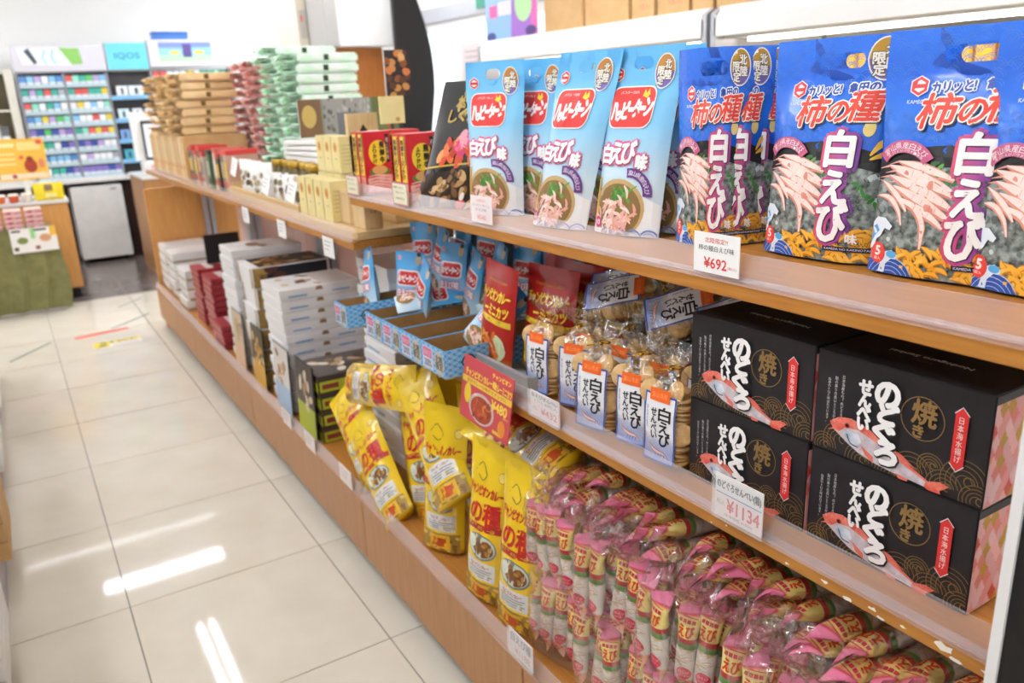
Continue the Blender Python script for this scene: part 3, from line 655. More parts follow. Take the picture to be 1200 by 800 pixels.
# ================================================================ upper shelf, left end: red cartons and a black pouch
mat('carton_red', '#cf2a30', .35, var=(30, '#c4222a')); mat('beef', '#e0786a', .4, var=(40, '#f0b6a8'))
def red_carton(label, x, y):
    t = thing('food_carton', label, 'carton', (x, y, UZ+.006), 0, 'red beef seasoning cartons')
    w, dp, h = .078, .039, .163
    MB().use('carton_red').box(0, w, -dp, 0, 0, h).build('carton_body', t, bevel=.0015)
    d = D(); cx = w*.52
    d.ell(cx, h*.66, .028, .033, '#f0cf33', 1, 'print', 24)
    for i, c in enumerate('飛騨牛'): d.text(c, cx+.010, h*.66+.02-.0195*i, .013, .016, '#2a1a12', 1.5, bold=.0011)
    for i, c in enumerate('ふりかけ'): d.text(c, cx-.011, h*.66+.018-.013*i, .010, .0105, '#3a2418', 1.5, bold=.0007)
    d.rect(w-.016, h*.5, w-.006, h*.95, '#241412', 1, 'print'); d.text('極上の味', w-.011, h*.72, .007, .06, '#f0e6d8', 1.5, vert=True)
    d.ell(cx, h*.36, .03, .012, '#4a8a3a', 1, 'print'); d.ell(cx, h*.385, .022, .012, '#e2b06a', 1.4, 'print')
    d.poly([(.004, .006), (w-.004, .004), (w-.002, h*.3), (w*.6, h*.31), (.004, h*.26)], 'beef', 1.2, 'print')
    for k in range(5): d.stroke([(.006, .01+.009*k), (w*.4, .018+.008*k), (w-.006, .008+.009*k)], [.001, .003, .001], '#f3d6cc', 1.6, 'print')
    d.attach(t, lambda u, v, hh: (u, -dp-hh, v), eps=.0005)
    s = D()
    s.rect(-dp+.006, h*.3, -.006, h*.96, '#f0cf33', 1, 'side_print')
    for i, c in enumerate('飛騨牛ふりかけ'): s.text(c, -dp/2-.004, h*.87-.0135*i, .015, .0125, '#2a1a12', 1.5, 'side_print', bold=.0007)
    s.rect(-.012, h*.55, -.007, h*.95, '#241412', 1.4, 'side_print'); s.rect(-dp+.004, 0.004, -.004, h*.28, 'beef', 1, 'side_print')
    s.attach(t, lambda u, v, hh: (-hh, -dp-u-.0, v), eps=.0005)
    return t
for i, (y, n) in enumerate(((2.155, 'farthest, at the shelf end'), (2.114, 'second from the shelf end, face to the camera'), (1.885, 'third from the shelf end'), (1.844, 'nearest, beside the black pouch'))): red_carton('red seasoning carton with yellow circle, '+n, .822, y)
for i, y in enumerate((2.155, 2.114, 1.885, 1.844)): red_carton('red seasoning carton in the rear row, number %s from the far end' % ('one', 'two', 'three', 'four')[i], .91, y)
# black pouch of dried food leaning against the pale blue bag
gradmat('pouch_black', [(0, '#1c130e'), (.3, '#0e0c0c'), (1, '#0c0b0b')], 0, .28, .12, coat=.6)
def blk():
    d = D(); rr = random.Random(12)
    d.poly([(-.105, .0), (.105, .0), (.105, .1), (-.105, .075)], '#2c1e14', 1, 'picture')
    for k in range(46):
        x, y = rr.uniform(-.1, .1), rr.uniform(.0, .085); a = rr.uniform(0, 3)
        d.ell(x, y, rr.uniform(.009, .018), rr.uniform(.006, .01), rr.choice(['#7a5530', '#b58d58', '#2e1d12', '#8f6638', '#cfae7c', '#1f140d']), 1.5+.02*k, 'picture', 9, a)
    d.stroke([(-.105, .088), (0, .1), (.105, .108)], .004, '#c8a83c', 3, 'picture')
    for k in range(22): d.ell(rr.uniform(-.05, .075), rr.uniform(.105, .16), .016, .010, rr.choice(['#d8532e', '#e2713c', '#c23f28', '#ef9a5c']), 3+.02*k, 'picture', 9, rr.uniform(0, 3))
    for k in range(8): d.ell(rr.uniform(-.005, .03), rr.uniform(.125, .168), .012, .014, rr.choice(['#e86a8c', '#f0a0b0', '#d84870']), 3.6+.02*k, 'picture', 9, rr.uniform(0, 3))
    for k, (c, x, y) in enumerate((('松', -.03, .235), ('茸', .005, .24), ('し', -.045, .205), ('ぐ', -.015, .208), ('れ', .015, .205))): d.text(c, x, y, .026, .026, '#b99a4c', 4, bold=.0014)
    d.text('Premium', .06, .185, .05, .012, '#d8cfc0', 4)
    for k in range(14): d.ell(rr.uniform(-.06, .06), rr.uniform(.2, .265), .008, .004, rr.choice(['#8a7a3c', '#b9a45c', '#5c5030']), 3, 'picture', 7, rr.uniform(0, 3))
    d.ell(.055, .012, .014, .012, '#d8342e', 4, 'picture'); d.ell(.055, .03, .007, .01, '#f3efe8', 4, 'picture')
    return d
bp = dressed('food_pouch', 'shiny black food pouch with mushroom picture leaning against the pale blue bag', 'pouch', .21, .28, pouch(.21, .28, .035, 21, .003, top=.95, shear=.42), 'pouch_black', blk(), 12, 16)
stand(bp, (.824, 1.795), -70, .21, UZ, back=-3, first=True)
# ================================================================ middle shelf: black fish-cracker boxes
mat('box_black', '#1f1d21', .42, var=(60, '#242227')); mat('gold_ink', '#8a6c3e', .4); mat('fish_body', '#b9aeb6', .4, var=(90, '#d8ccd0')); mat('fish_red', '#d9523f', .4, var=(90, '#e98a78')); mat('fish_belly', '#9fb4c8', .4, var=(70, '#dfe3ea'))
BW, BD, BH = .225, .15, .136
def box_front():
    d = D(); U = lambda u: (u-.5)*BW; V = lambda v: (1-v)*BH
    # waves in gold line
    for cx, cy, r in ((.9, .82, .028), (.8, .93, .022), (.97, .95, .02), (.62, .9, .026), (.72, .78, .016), (.18, .85, .024), (.08, .95, .018), (.32, .97, .022), (.5, 1.0, .02)):
        for k in range(4): d.ring(U(cx), V(cy), r*(1-.22*k), .0009, 'gold_ink', 1, 'wave_line', 14, .2 if cx > .5 else 0, pi*1.15)
        d.ring(U(cx)+r*.2, V(cy)+r*.1, r*.22, .0012, 'gold_ink', 1.2, 'wave_line', 10, 0, 5)
    for k in range(9): d.ell(U(.12+.02*k), V(.7+.03*(k % 3)), .0012, .0012, 'gold_ink', 1, 'wave_line', 6)
    # fish
    M_, T_ = (U(.11), V(.70)), (U(.82), V(.99))
    ax = Vector((T_[0]-M_[0], T_[1]-M_[1])); L = ax.length; ax.normalize(); nn = Vector((-ax.y, ax.x))
    def P(s, t): p = Vector(M_)+ax*(s*L)+nn*(t*L); return (p.x, p.y)
    top = [(0, .015), (.06, .09), (.16, .135), (.3, .14), (.45, .115), (.6, .08), (.75, .045), (.86, .025)]
    bot = [(.86, -.025), (.75, -.045), (.6, -.075), (.45, -.095), (.3, -.095), (.2, -.075), (.12, -.05), (.05, -.03), (0, -.06), (.04, -.02)]
    d.poly([P(s, t) for s, t in top]+[P(s, t) for s, t in bot], 'fish_body', 3, 'picture')
    d.poly([P(s, t) for s, t in top]+[P(.86, .012), P(.6, .04), P(.4, .07), P(.25, .08), P(.14, .04), P(.1, -.02), P(.05, -.03), P(0, -.06), P(.04, -.02)], 'fish_red', 3.4, 'picture')
    d.poly([P(.16, .03), P(.26, .05), P(.3, 0), P(.27, -.06), P(.2, -.06), P(.15, -.02)], 'fish_belly', 3.8, 'picture')
    d.poly([P(.84, .02), P(.93, .075), P(1.0, .08), P(.95, .01), P(1.0, -.06), P(.92, -.06), P(.84, -.02)], 'fish_red', 3.8, 'picture')
    d.poly([P(.3, -.02), P(.42, -.05), P(.44, -.1), P(.36, -.075)], '#e0705e', 4, 'picture'); d.poly([P(.62, -.06), P(.72, -.05), P(.72, -.085), P(.66, -.09)], '#e0705e', 4, 'picture')
    d.poly([P(.5, .1), P(.62, .1), P(.76, .055), P(.6, .075)], '#d86858', 4, 'picture')
    d.stroke([P(.17, .0), P(.22, -.055), P(.29, -.05)], .0015, '#3a3640', 4.2, 'picture')
    e = P(.15, .065); d.ell(*e, .0036, .0036, '#b8341f', 4.4, 'picture'); d.ell(*e, .0022, .0022, '#1a1214', 4.8, 'picture')
    # lettering
    for k, (s, n) in enumerate((('日本海産もの「のどぐろ」', 12), ('脂の乗りの良いところから', 12), ('白身のトロと呼ばれています。', 14))):
        d.text(s, U(.185-.045*k), V(.415+.03*k), .0046, .062, '#d8d4d0', 5, 'lettering', vert=True)
    for c, v, s in (('せ', .24, .018), ('ん', .37, .016), ('べ', .49, .018), ('い', .6, .015)): d.text(c, U(.325), V(v), s, s, '#f4f1ee', 5, 'lettering', bold=.0013)
    for c, v, s, du in (('の', .25, .030, -.01), ('ど', .43, .025, .005), ('ぐ', .61, .027, -.012), ('ろ', .8, .028, .01)):
        d.text(c, U(.465+du)+.001, V(v)-.0012, s, s, '#2a2628', 5.2, 'lettering', bold=.0034); d.text(c, U(.465+du), V(v), s, s, '#f7f4f1', 5.6, 'lettering', bold=.0022)
    d.ring(U(.655), V(.37), .0265, .0011, 'gold_ink', 4, 'emblem', 28); d.text('焼', U(.665), V(.31), .03, .031, 'gold_ink', 5, 'emblem', bold=.0009); d.text('き', U(.64), V(.49), .013, .015, 'gold_ink', 5, 'emblem', bold=.0007)
    x, w = U(.855), .0075
    d.poly([(x-w, V(.22)), (x, V(.17)), (x+w, V(.22)), (x+w, V(.68)), (x, V(.73)), (x-w, V(.68))], '#d8302e', 4, 'ribbon')
    for s, y in ((1, .22), (-1, .68)): d.stroke([(x-w-.001, V(y)-s*.001), (x, V(y)+s*.0078), (x+w+.001, V(y)-s*.001)], .0011, '#ece6e0', 4.4, 'ribbon', 1)
    d.text('日本海水揚げ', x, V(.45), .0078, .056, '#f8efe8', 4.8, 'ribbon', vert=True)
    return d
def scales(w, h, seed):
    d = D(); rr = random.Random(seed); cw, chh = .0165, .026; j = 0; x = 0
    cols = ['#e7a9a6', '#d8776c', '#c9473a', '#b98a22', '#e3b3b4', '#dd8f88', '#d79a98']
    d.rect(0, 0, w, h, '#231a1c', .5, 'scale_pattern')
    while x < w+cw:
        y = -chh+(chh/2 if j % 2 else 0)
        while y < h+chh:
            p = []
            for k in range(9): t = k/8; p.append((x+cw*.52*sin(pi*t)**.8-.0, y+chh*t))
            q = [(2*x-a, b) for a, b in reversed(p[1:-1])]
            d.poly([(x+(a-x)*.93, y+chh/2+(b-y-chh/2)*.95) for a, b in p+q], rr.choice(cols), 1, 'scale_pattern'); y += chh
        x += cw*.5; j += 1
        x += 0
    return d
def make_box():
    t = thing('gift_box', 'black fish cracker gift box on top of the right stack', 'box', group='black fish cracker boxes')
    MB().use('box_black').box(-BW/2, BW/2, -BD/2, BD/2, 0, BH).build('box_body', t, bevel=.0012)
    box_front().attach(t, lambda u, v, h: (u, -BD/2-h, v), clip=(-BW/2+.001, .001, BW/2-.001, BH-.001), eps=.0006)
    for s in (1, -1):
        ms = scales(BD-.003, BH-.012, 3).meshes(lambda u, v, h: (s*(BW/2+h), -BD/2+.0015+u, v+.001) if s > 0 else (-BW/2-h, BD/2-.0015-u, v+.001), clip=(0, 0, BD-.003, BH-.012))
        for g, me in ms.items(): put('side_print', me, t)
    d = D(); d.text('Nodoguro Senbei', .0, .0, .105, .011, '#f0ecea', 1, bold=.0004); d.text('YAKI', 0, .016, .025, .007, 'gold_ink', 1)
    d.attach(t, lambda u, v, h: (-u, -v-.012, BH+h))
    MB().use('box_black').box(-BW/2+.002, BW/2-.002, -BD/2-.0006, -BD/2+.02, BH, BH+.0006).build('lid_edge', t)
    return t
bx = make_box(); XF = .853
def place_box(o, y, lev, label=None):
    if label: o = dup(o, label, (0, 0, 0))
    o.location = (XF+BD/2+(.0 if lev else .0), y, MZ+.001+lev*(BH+.0015)); o.rotation_euler = (0, 0, SHELF_R+(.012 if lev else 0))
place_box(bx, .531, 1)
place_box(bx, .531, 0, 'black fish cracker gift box at the bottom of the right stack')
place_box(bx, .762, 1, 'black fish cracker gift box on top of the left stack')
place_box(bx, .762, 0, 'black fish cracker gift box at the bottom of the left stack behind the price card')
# ================================================================ shrimp cracker bags in clear cellophane
film('cello', '#fffefb', .06, .08, (55, .7), veil=False, edge=.4); mat('cracker', '#d8b27a', .7, var=(60, '#c49a5e'), bump=(120, .3)); mat('gold_tie', '#c99a2e', .25, metal=.9)
gradmat('label_paper', [(0, '#8fa4dc'), (.3, '#b9c6ea'), (.42, '#f1f1f4'), (1, '#f4f3f2')], 0, .118, .5)
cr_me = MB().use('cracker').lathe([(.016, 0), (.021, .0018), (.0215, .004), (.019, .006), (.006, .0066)], 12).mesh('cracker', smooth=True)
def cracker_bag():
    t = thing('cracker_bag', 'x', 'cracker bag', group='clear bags of shrimp crackers')
    mb = MB().use('cello'); seg = 22; prof = [(.0, .9), (.006, 1.0), (.05, 1.02), (.09, 1.0), (.12, .93), (.135, .75), (.147, .5), (.156, .28), (.161, .2), (.168, .32), (.178, .55), (.192, .72), (.2, .75)]
    n0 = 0
    for j, (z, s) in enumerate(prof):
        for k in range(seg):
            a = 2*pi*k/seg; wob = 1+(.16*noise.noise(Vector((cos(a)*3, sin(a)*3, z*30))) if z > .1 else .03*noise.noise(Vector((cos(a)*2, sin(a)*2, z*20))))+(.16*sin(a*7+z*40) if z > .16 else 0)
            cx = abs(cos(a))**.55*(1 if cos(a) > 0 else -1); sy = abs(sin(a))**.55*(1 if sin(a) > 0 else -1)
            mb.v.append((.047*s*wob*cx, .034*s*wob*sy, z+(.012*noise.noise(Vector((a*2, 5, 1))) if z > .18 else 0)))
    for j in range(len(prof)-1):
        for k in range(seg):
            a = j*seg+k; b = j*seg+(k+1) % seg; mb.f.append((a, b, b+seg, a+seg)); mb.mi.append(0)
    mb.f.append(tuple(range(seg))); mb.mi.append(0)
    mb.build('bag_film', t, smooth=True)
    rr = random.Random(6)
    for c, (x, y) in enumerate(((-.023, -.009), (.023, -.009), (0, .013))):
        for k in range(15):
            put('cracker', cr_me, t, (x+rr.uniform(-.002, .002), y+rr.uniform(-.002, .002), .003+.0078*k), (rr.uniform(-.16, .16), rr.uniform(-.16, .16), 0))
    for x, y, z, ry in ((-.03, -.02, .118, .9), (.02, -.016, .124, -.7), (.033, -.02, .06, 1.2)): put('cracker', cr_me, t, (x, y, z), (1.1, ry, 0))
    # paper label
    d = D(); w, h = .066, .118; f = lambda u, v, hh: (u, -.0355+(u/.05)**2*.006+.0015*sin(v*60)-hh, .004+v)
    V, F = sheet2d(w, h, 8, 8); me = bpy.data.meshes.new('paper_label'); me.from_pydata([f(p.x, p.y, 0) for p in V], [], F); me.materials.append(M('label_paper')); lb = put('paper_label', me, t)
    rr = random.Random(9)
    for x0, y0, x1, y1 in ((-w/2, 0, w/2, .0035), (-w/2, h-.0035, w/2, h), (-w/2, 0, -w/2+.003, h), (w/2-.003, 0, w/2, h)): d.rect(x0, y0, x1, y1, '#3f5cab', 1, 'border')
    for c, y, s in (('白', .086, .024), ('え', .063, .021), ('び', .041, .022)): d.text(c, .012, y, s, s, '#1c1a1c', 1.5, 'lettering', bold=.0007)
    for c, y in zip('せんべい', (.087, .073, .059, .046)): d.text(c, -.010, y, .0125, .0125, '#232022', 1.5, 'lettering', bold=.0005)
    d.text('富山湾の宝石', -.025, .075, .004, .04, '#55525a', 1.5, 'lettering', vert=True)
    d.stroke([(-.02, .03), (-.012, .022), (.0, .018), (.012, .017), (.022, .009)], [.002, .006, .007, .005, .002], '#5a4a60', 1.5, 'picture'); d.stroke([(-.02, .03), (-.012, .022), (.0, .018), (.012, .017), (.022, .009)], [.001, .0045, .0055, .0035, .001], '#e8bcb4', 2, 'picture')
    for k in range(4): d.stroke([(-.004+.006*k, .016), (-.006+.006*k, .009)], .0009, '#5a4a60', 2, 'picture')
    d.attach(lb, f, ([-w/2+w*i/8 for i in range(1, 8)], [h*i/8 for i in range(1, 8)]), .0004)
    s = D(); s.rect(-.021, .106, .021, .127, '#f2681f', 3, 'sticker'); s.text('富山湾産', 0, .1165, .032, .009, '#f8a060', 3.6, 'sticker')
    s.attach(t, f, (crv(-.021, .021, 4), []), .0005)
    tie = MB().use('gold_tie'); tie.tube([(.011*cos(k*pi/6), .009*sin(k*pi/6), .161) for k in range(13)], .0014, 6); tie.tube([(0, -.009, .161), (-.012, -.013, .157), (-.026, -.016, .152)], .0013, 6); tie.tube([(0, -.009, .161), (.01, -.014, .165), (.019, -.017, .17)], .0013, 6); tie.tube([(-.003, -.011, .161), (.003, -.013, .161)], .003, 6)
    tie.build('twist_tie', t, smooth=True)
    return t
cb = cracker_bag()
def place_cb(label, x, y, z, ang, back=0, lean=0, first=False):
    o = cb if first else dup(cb, label, (0, 0, 0)); o['label'] = label
    o.matrix_world = Matrix.Translation((x, y, z)) @ Matrix.Rotation(radians(ang), 4, 'Z') @ Matrix.Rotation(radians(back), 4, 'X') @ Matrix.Rotation(radians(lean), 4, 'Y')
z = MZ+.006
place_cb('clear shrimp cracker bag standing fourth from the black boxes, behind the 432 yen card', .895, 1.222, z, -66, -3, 0, True)
place_cb('clear shrimp cracker bag standing leftmost, beside the red pouches', .885, 1.325, z, -82, -3)
place_cb('clear shrimp cracker bag standing third from the black boxes', .858, 1.115, z, -74, -3, 2)
place_cb('clear shrimp cracker bag standing second from the black boxes', .872, 1.012, z, -80, -4, -1)
place_cb('clear shrimp cracker bag standing right against the black boxes', .862, .926, z, -84, -3, 0)
place_cb('clear shrimp cracker bag in the second row behind the leftmost bags', .965, 1.26, z, -84)
place_cb('clear shrimp cracker bag in the second row, middle', .965, 1.15, z, -84)
place_cb('clear shrimp cracker bag in the second row, its orange sticker peeking over', .955, 1.03, z, -80)
place_cb('clear shrimp cracker bag in the second row beside the black boxes', .965, .932, z, -84)
place_cb('clear shrimp cracker bag lying on top with its whole label facing up', .965, 1.28, 1.03, -74, -46, 68)
place_cb('clear shrimp cracker bag lying underneath the topmost one, label half covered', 1.03, 1.35, 1.03, -74, -48, 70)
place_cb('clear shrimp cracker bag lying on top, its label narrow from the side', .965, 1.1, 1.035, -68, -38, 66)
place_cb('clear shrimp cracker bag lying on top next to the black boxes', .975, .975, 1.04, -70, -48, 60)
# ================================================================ middle shelf, left: red pouches in a grey bin
gradmat('pouch_red', [(0, '#c2a23a'), (.12, '#b5341f'), (.4, '#b32420'), (1, '#b8201f')], 0, .235, .28, coat=.3)
mat('bin_grey', '#a9aba6', .4)
t = thing('plastic_bin', 'grey plastic bin holding red curry snack pouches', 'bin', (.975, 1.45, MZ+.001), SHELF_R)
for n, a in (('bin_base', (-.135, .135, -.145, .12, 0, .003)), ('bin_front', (-.135, .135, -.148, -.143, 0, .045)), ('bin_side', (.131, .135, -.143, .12, .003, .045)), ('bin_side', (-.135, -.131, -.143, .12, .003, .045)), ('bin_back', (-.131, .131, .116, .12, .003, .045))): MB().use('bin_grey').box(*a).build(n, t)
MB().use('grey_metal').box(-.137, .137, -.15, -.141, .045, .049).build('bin_rim', t)
def red_d():
    d = D(); rr = random.Random(3)
    d.text('CHAMPION CURRY', 0, .196, .08, .006, '#d8a83a', 1); d.text('チャンピオンカレー', 0, .165, .115, .026, '#f2d23a', 1.5, bold=.0012); d.text('ーミニカツ', .012, .132, .09, .024, '#f2d23a', 1.5, bold=.0011)
    d.poly([(-.065, .108), (.065, .1), (.065, .114), (-.065, .12)], '#e8c43a', 1, 'banner'); d.text('カレー味スナック', 0, .11, .08, .007, '#8a2a18', 1.5)
    d.ell(.008, .045, .05, .034, '#c9c9a4', 1, 'picture', 20); d.ell(.03, .05, .026, .03, '#cdd8a8', 1.4, 'picture'); d.ell(-.004, .045, .034, .028, '#b34a1c', 1.6, 'picture')
    for k in range(18): d.ell(rr.uniform(-.035, .03), rr.uniform(.015, .078), .011, .007, rr.choice(['#e0702a', '#c9551f', '#8a3a16', '#e89440']), 2+.03*k, 'picture', 8, rr.uniform(0, 3))
    d.ell(-.046, .06, .014, .024, '#edcf2e', 2, 'picture'); d.ell(-.046, .03, .011, .016, '#edcf2e', 2, 'picture')
    return d
RW, RH = .14, .235
rf = pouch(RW, RH, .05, 31, .003, top=.96); rd = red_d(); G = 'red curry snack pouches'
rp = dressed('snack_pouch', 'red curry snack pouch nearest the front of the bin, seen edge-on', 'pouch', RW, RH, rf, 'pouch_red', rd, 10, 16, None, G)
stand(rp, (.88, 1.60), -90, RW, MZ+.006, lean=5, back=-4, first=True)
stand(rp, (.915, 1.482), -72, RW, MZ+.006, lean=4, back=-6, label='red curry snack pouch with large yellow lettering facing the aisle')
stand(rp, (.985, 1.49), -75, RW, MZ+.006, lean=6, back=-5, label='red curry snack pouch in the second row of the bin')
stand(rp, (1.03, 1.55), -70, RW, MZ+.006, lean=-2, back=-5, label='dark red curry snack pouch at the back left of the bin')
stand(rp, (1.045, 1.44), -80, RW, MZ+.006, lean=3, back=-4, label='dark red curry snack pouch at the back right of the bin')
# ================================================================ pale blue cartons with small pale blue bags
mat('tray_blue', '#48a6e0', .45); mat('tray_in', '#a47c48', .75, var=(30, '#9a7240'))
def tray_design(d, w, h, front):
    seigaiha(d, -w/2, -.004, w/2, h, .0125, '#d6ecf8', 1, 'wave_pattern', .0010, 2)
    if front:
        d.rect(-w*.46, h*.1, -w*.02, h*.88, '#d8dcec', 2, 'panel'); d.rect(-w*.43, h*.5, -w*.05, h*.84, '#d8608c', 2.4, 'panel'); d.text('白えび', -w*.24, h*.67, w*.3, h*.2, '#f7eef2', 2.8, 'panel'); d.text('200%', -w*.24, h*.3, w*.32, h*.26, '#4a5470', 2.8, 'panel', bold=.0004)
        d.ell(w*.26, h*.5, w*.2, h*.42, '#cfc6b4', 2, 'panel'); d.text('北陸', w*.26, h*.62, w*.3, h*.26, '#51493c', 2.4, 'panel', bold=.0006); d.text('限定', w*.26, h*.36, w*.3, h*.26, '#51493c', 2.4, 'panel', bold=.0006)
    else:
        for k in range(1): 
            x = -w*.3; r = .02
            d.poly([(x+r*cos(i*pi/3), h/2+r*.85*sin(i*pi/3)) for i in range(6)], '#1d2a34', 2, 'emblem'); d.poly([(x+r*.78*cos(i*pi/3), h/2+r*.66*sin(i*pi/3)) for i in range(6)], '#8cc6e4', 2.4, 'emblem'); d.rect(x-.012, h/2-.003, x+.012, h/2+.003, '#1d2a34', 2.8, 'emblem')
def tray(label, xf, y0, y1, dp=.30, h=.066):
    t = thing('carton_tray', label, 'carton', (xf, (y0+y1)/2, MZ+.002), SHELF_R, 'pale blue cut-open cartons'); w = abs(y1-y0); th = .0025
    def wall(n, a, b):
        MB().use('tray_blue').box(*a).build(n, t); MB().use('tray_in').box(*b).build('carton_inside', t)
    MB().use('tray_in').box(-w/2, w/2, 0, dp, 0, th).build('carton_base', t)
    wall('carton_front', (-w/2, w/2, 0, th, th, h), (-w/2+th, w/2-th, th, th+.0008, th, h-.001)); wall('carton_side', (w/2-th, w/2, th, dp, th, h), (w/2-th-.0008, w/2-th, th, dp-th, th, h-.001))
    wall('carton_side', (-w/2, -w/2+th, th, dp, th, h), (-w/2+th, -w/2+th+.0008, th, dp-th, th, h-.001)); wall('carton_back', (-w/2+th, w/2-th, dp-th, dp, th, h), (-w/2+th, w/2-th, dp-th-.0008, dp-th, th, h-.001))
    d = D(); tray_design(d, w, h, True); d.attach(t, lambda u, v, hh: (u, -hh, v), clip=(-w/2, 0, w/2, h))
    d = D(); tray_design(d, dp, h, False); d.attach(t, lambda u, v, hh: (w/2+hh, u+dp/2, v), clip=(-dp/2, 0, dp/2, h))
    return t
tray('pale blue cut-open carton overhanging the left end of the middle shelf', .722, 2.062, 2.155)
tray('pale blue cut-open carton second from the left with a folded bag at its front', .747, 1.875, 1.985)
tray('pale blue cut-open carton in the middle of the row', .747, 1.762, 1.873)
tray('pale blue cut-open carton, empty, second from the red sign', .747, 1.645, 1.76)
tray('pale blue cut-open carton, empty, right beside the red sign', .747, 1.527, 1.643)
gradmat('bag_small', [(0, '#dceaf4'), (.35, '#a9d5ee'), (.55, '#57aee2'), (1, '#3b98d8')], 0, .2, .28, coat=.3)
def sb_d():
    d = D(); U = lambda x: (x-.055)*.8
    hexlogo(d, U(.018), .172, .007); d.rect(U(.01), .096, U(.1), .14, '#f2ebe8', 2, 'logo_panel', .01); d.rect(U(.014), .1, U(.096), .136, '#cf2a2c', 2.5, 'logo_panel', .01)
    for i, c in enumerate('ハッピーターン'): d.text(c, U(.022+.0112*i), .117, .0088 if c not in 'ッー' else .0065, .018 if c not in 'ッー' else (.011 if c == 'ッ' else .004), '#f6ece8', 3, bold=.0009)
    d.text('白えび味', U(.055), .078, .062, .02, '#d95a8c', 2, bold=.0034); d.text('白えび味', U(.055), .078, .062, .02, '#f8f5f3', 2.6, bold=.001)
    d.ell(U(.05), .03, .032, .026, '#9a7c4a', 2, 'picture'); rr = random.Random(1)
    for k in range(14): d.ell(U(rr.gauss(.05, .014)), rr.gauss(.03, .01), .009, .004, rr.choice(['#f1c4b6', '#eaa394', '#f5ddd3']), 2.5+.02*k, 'picture', 7, rr.uniform(0, 3))
    d.ell(U(.09), .17, .008, .015, '#c9b898', 2, 'picture'); d.ell(U(.09), .183, .006, .006, '#3a322c', 2.4, 'picture')
    return d
SW, SH = .088, .19
sb = dressed('small_snack_bag', 'x', 'snack bag', SW, SH, pouch(SW, SH, .04, 41, .0028, top=.95), 'bag_small', sb_d(), 8, 14, None, 'small pale blue bags in the cartons')
first = True
zt = MZ+.008
for lab, x, y, ang, lean, back, dz in (
    ('small pale blue bag standing upright at the front left, its red logo showing', .86, 2.055, -52, 3, -6, 0),
    ('small pale blue bag leaning at the far left end of the cartons', .82, 2.145, -95, -16, -4, 0),
    ('small pale blue bag behind the upright front left one, turned sideways', .885, 1.965, -100, 20, -4, 0),
    ('small pale blue bag standing with its red logo flat to the aisle, second carton', .945, 1.945, -62, 2, -6, .03),
    ('small pale blue bag behind the flat-facing one, leaning right', .985, 1.87, -98, 14, -5, .02),
    ('small pale blue bag tall at the back under the shelf, left of the dark gap', 1.03, 1.90, -68, 6, -4, .08),
    ('small pale blue bag leaning right beside the dark gap, seen edge-on', 1.02, 1.80, -100, 14, -4, .05),
    ('small pale blue bag tall at the back, right of the dark gap, logo visible', 1.03, 1.70, -70, 2, -3, .06),
    ('small pale blue bag back row third, behind the red pouches', 1.045, 1.58, -76, 0, -3, .05),
    ('small pale blue bag back row at the far left under the wooden shelf', .97, 2.14, -60, -4, -4, .06),
    ('small pale blue bag back row second from left, partly covered', .985, 2.05, -96, 10, -4, .06),
    ('small pale blue bag third in the back row, squeezed sideways', 1.02, 1.99, -90, 4, -4, .08),
    ('small pale blue bag back row beside the red pouches', 1.06, 1.49, -84, 3, -3, .06),
    ('small pale blue bag leaning steeply to the right over the empty carton', .85, 1.66, -62, 40, -10, .0),
    ('small pale blue bag lying across the middle cartons', .95, 1.83, -50, 62, -40, .05),
    ('small folded pale blue bag lying white side up on the second carton', .78, 1.96, -40, 70, -72, .055)):
    o = sb if first else None
    stand(sb, (x, y), ang, SW, zt+dz, lean=lean, back=back, label=lab, first=first); first = False; sb['label'] = 'small pale blue bag standing upright at the front left, its red logo showing'
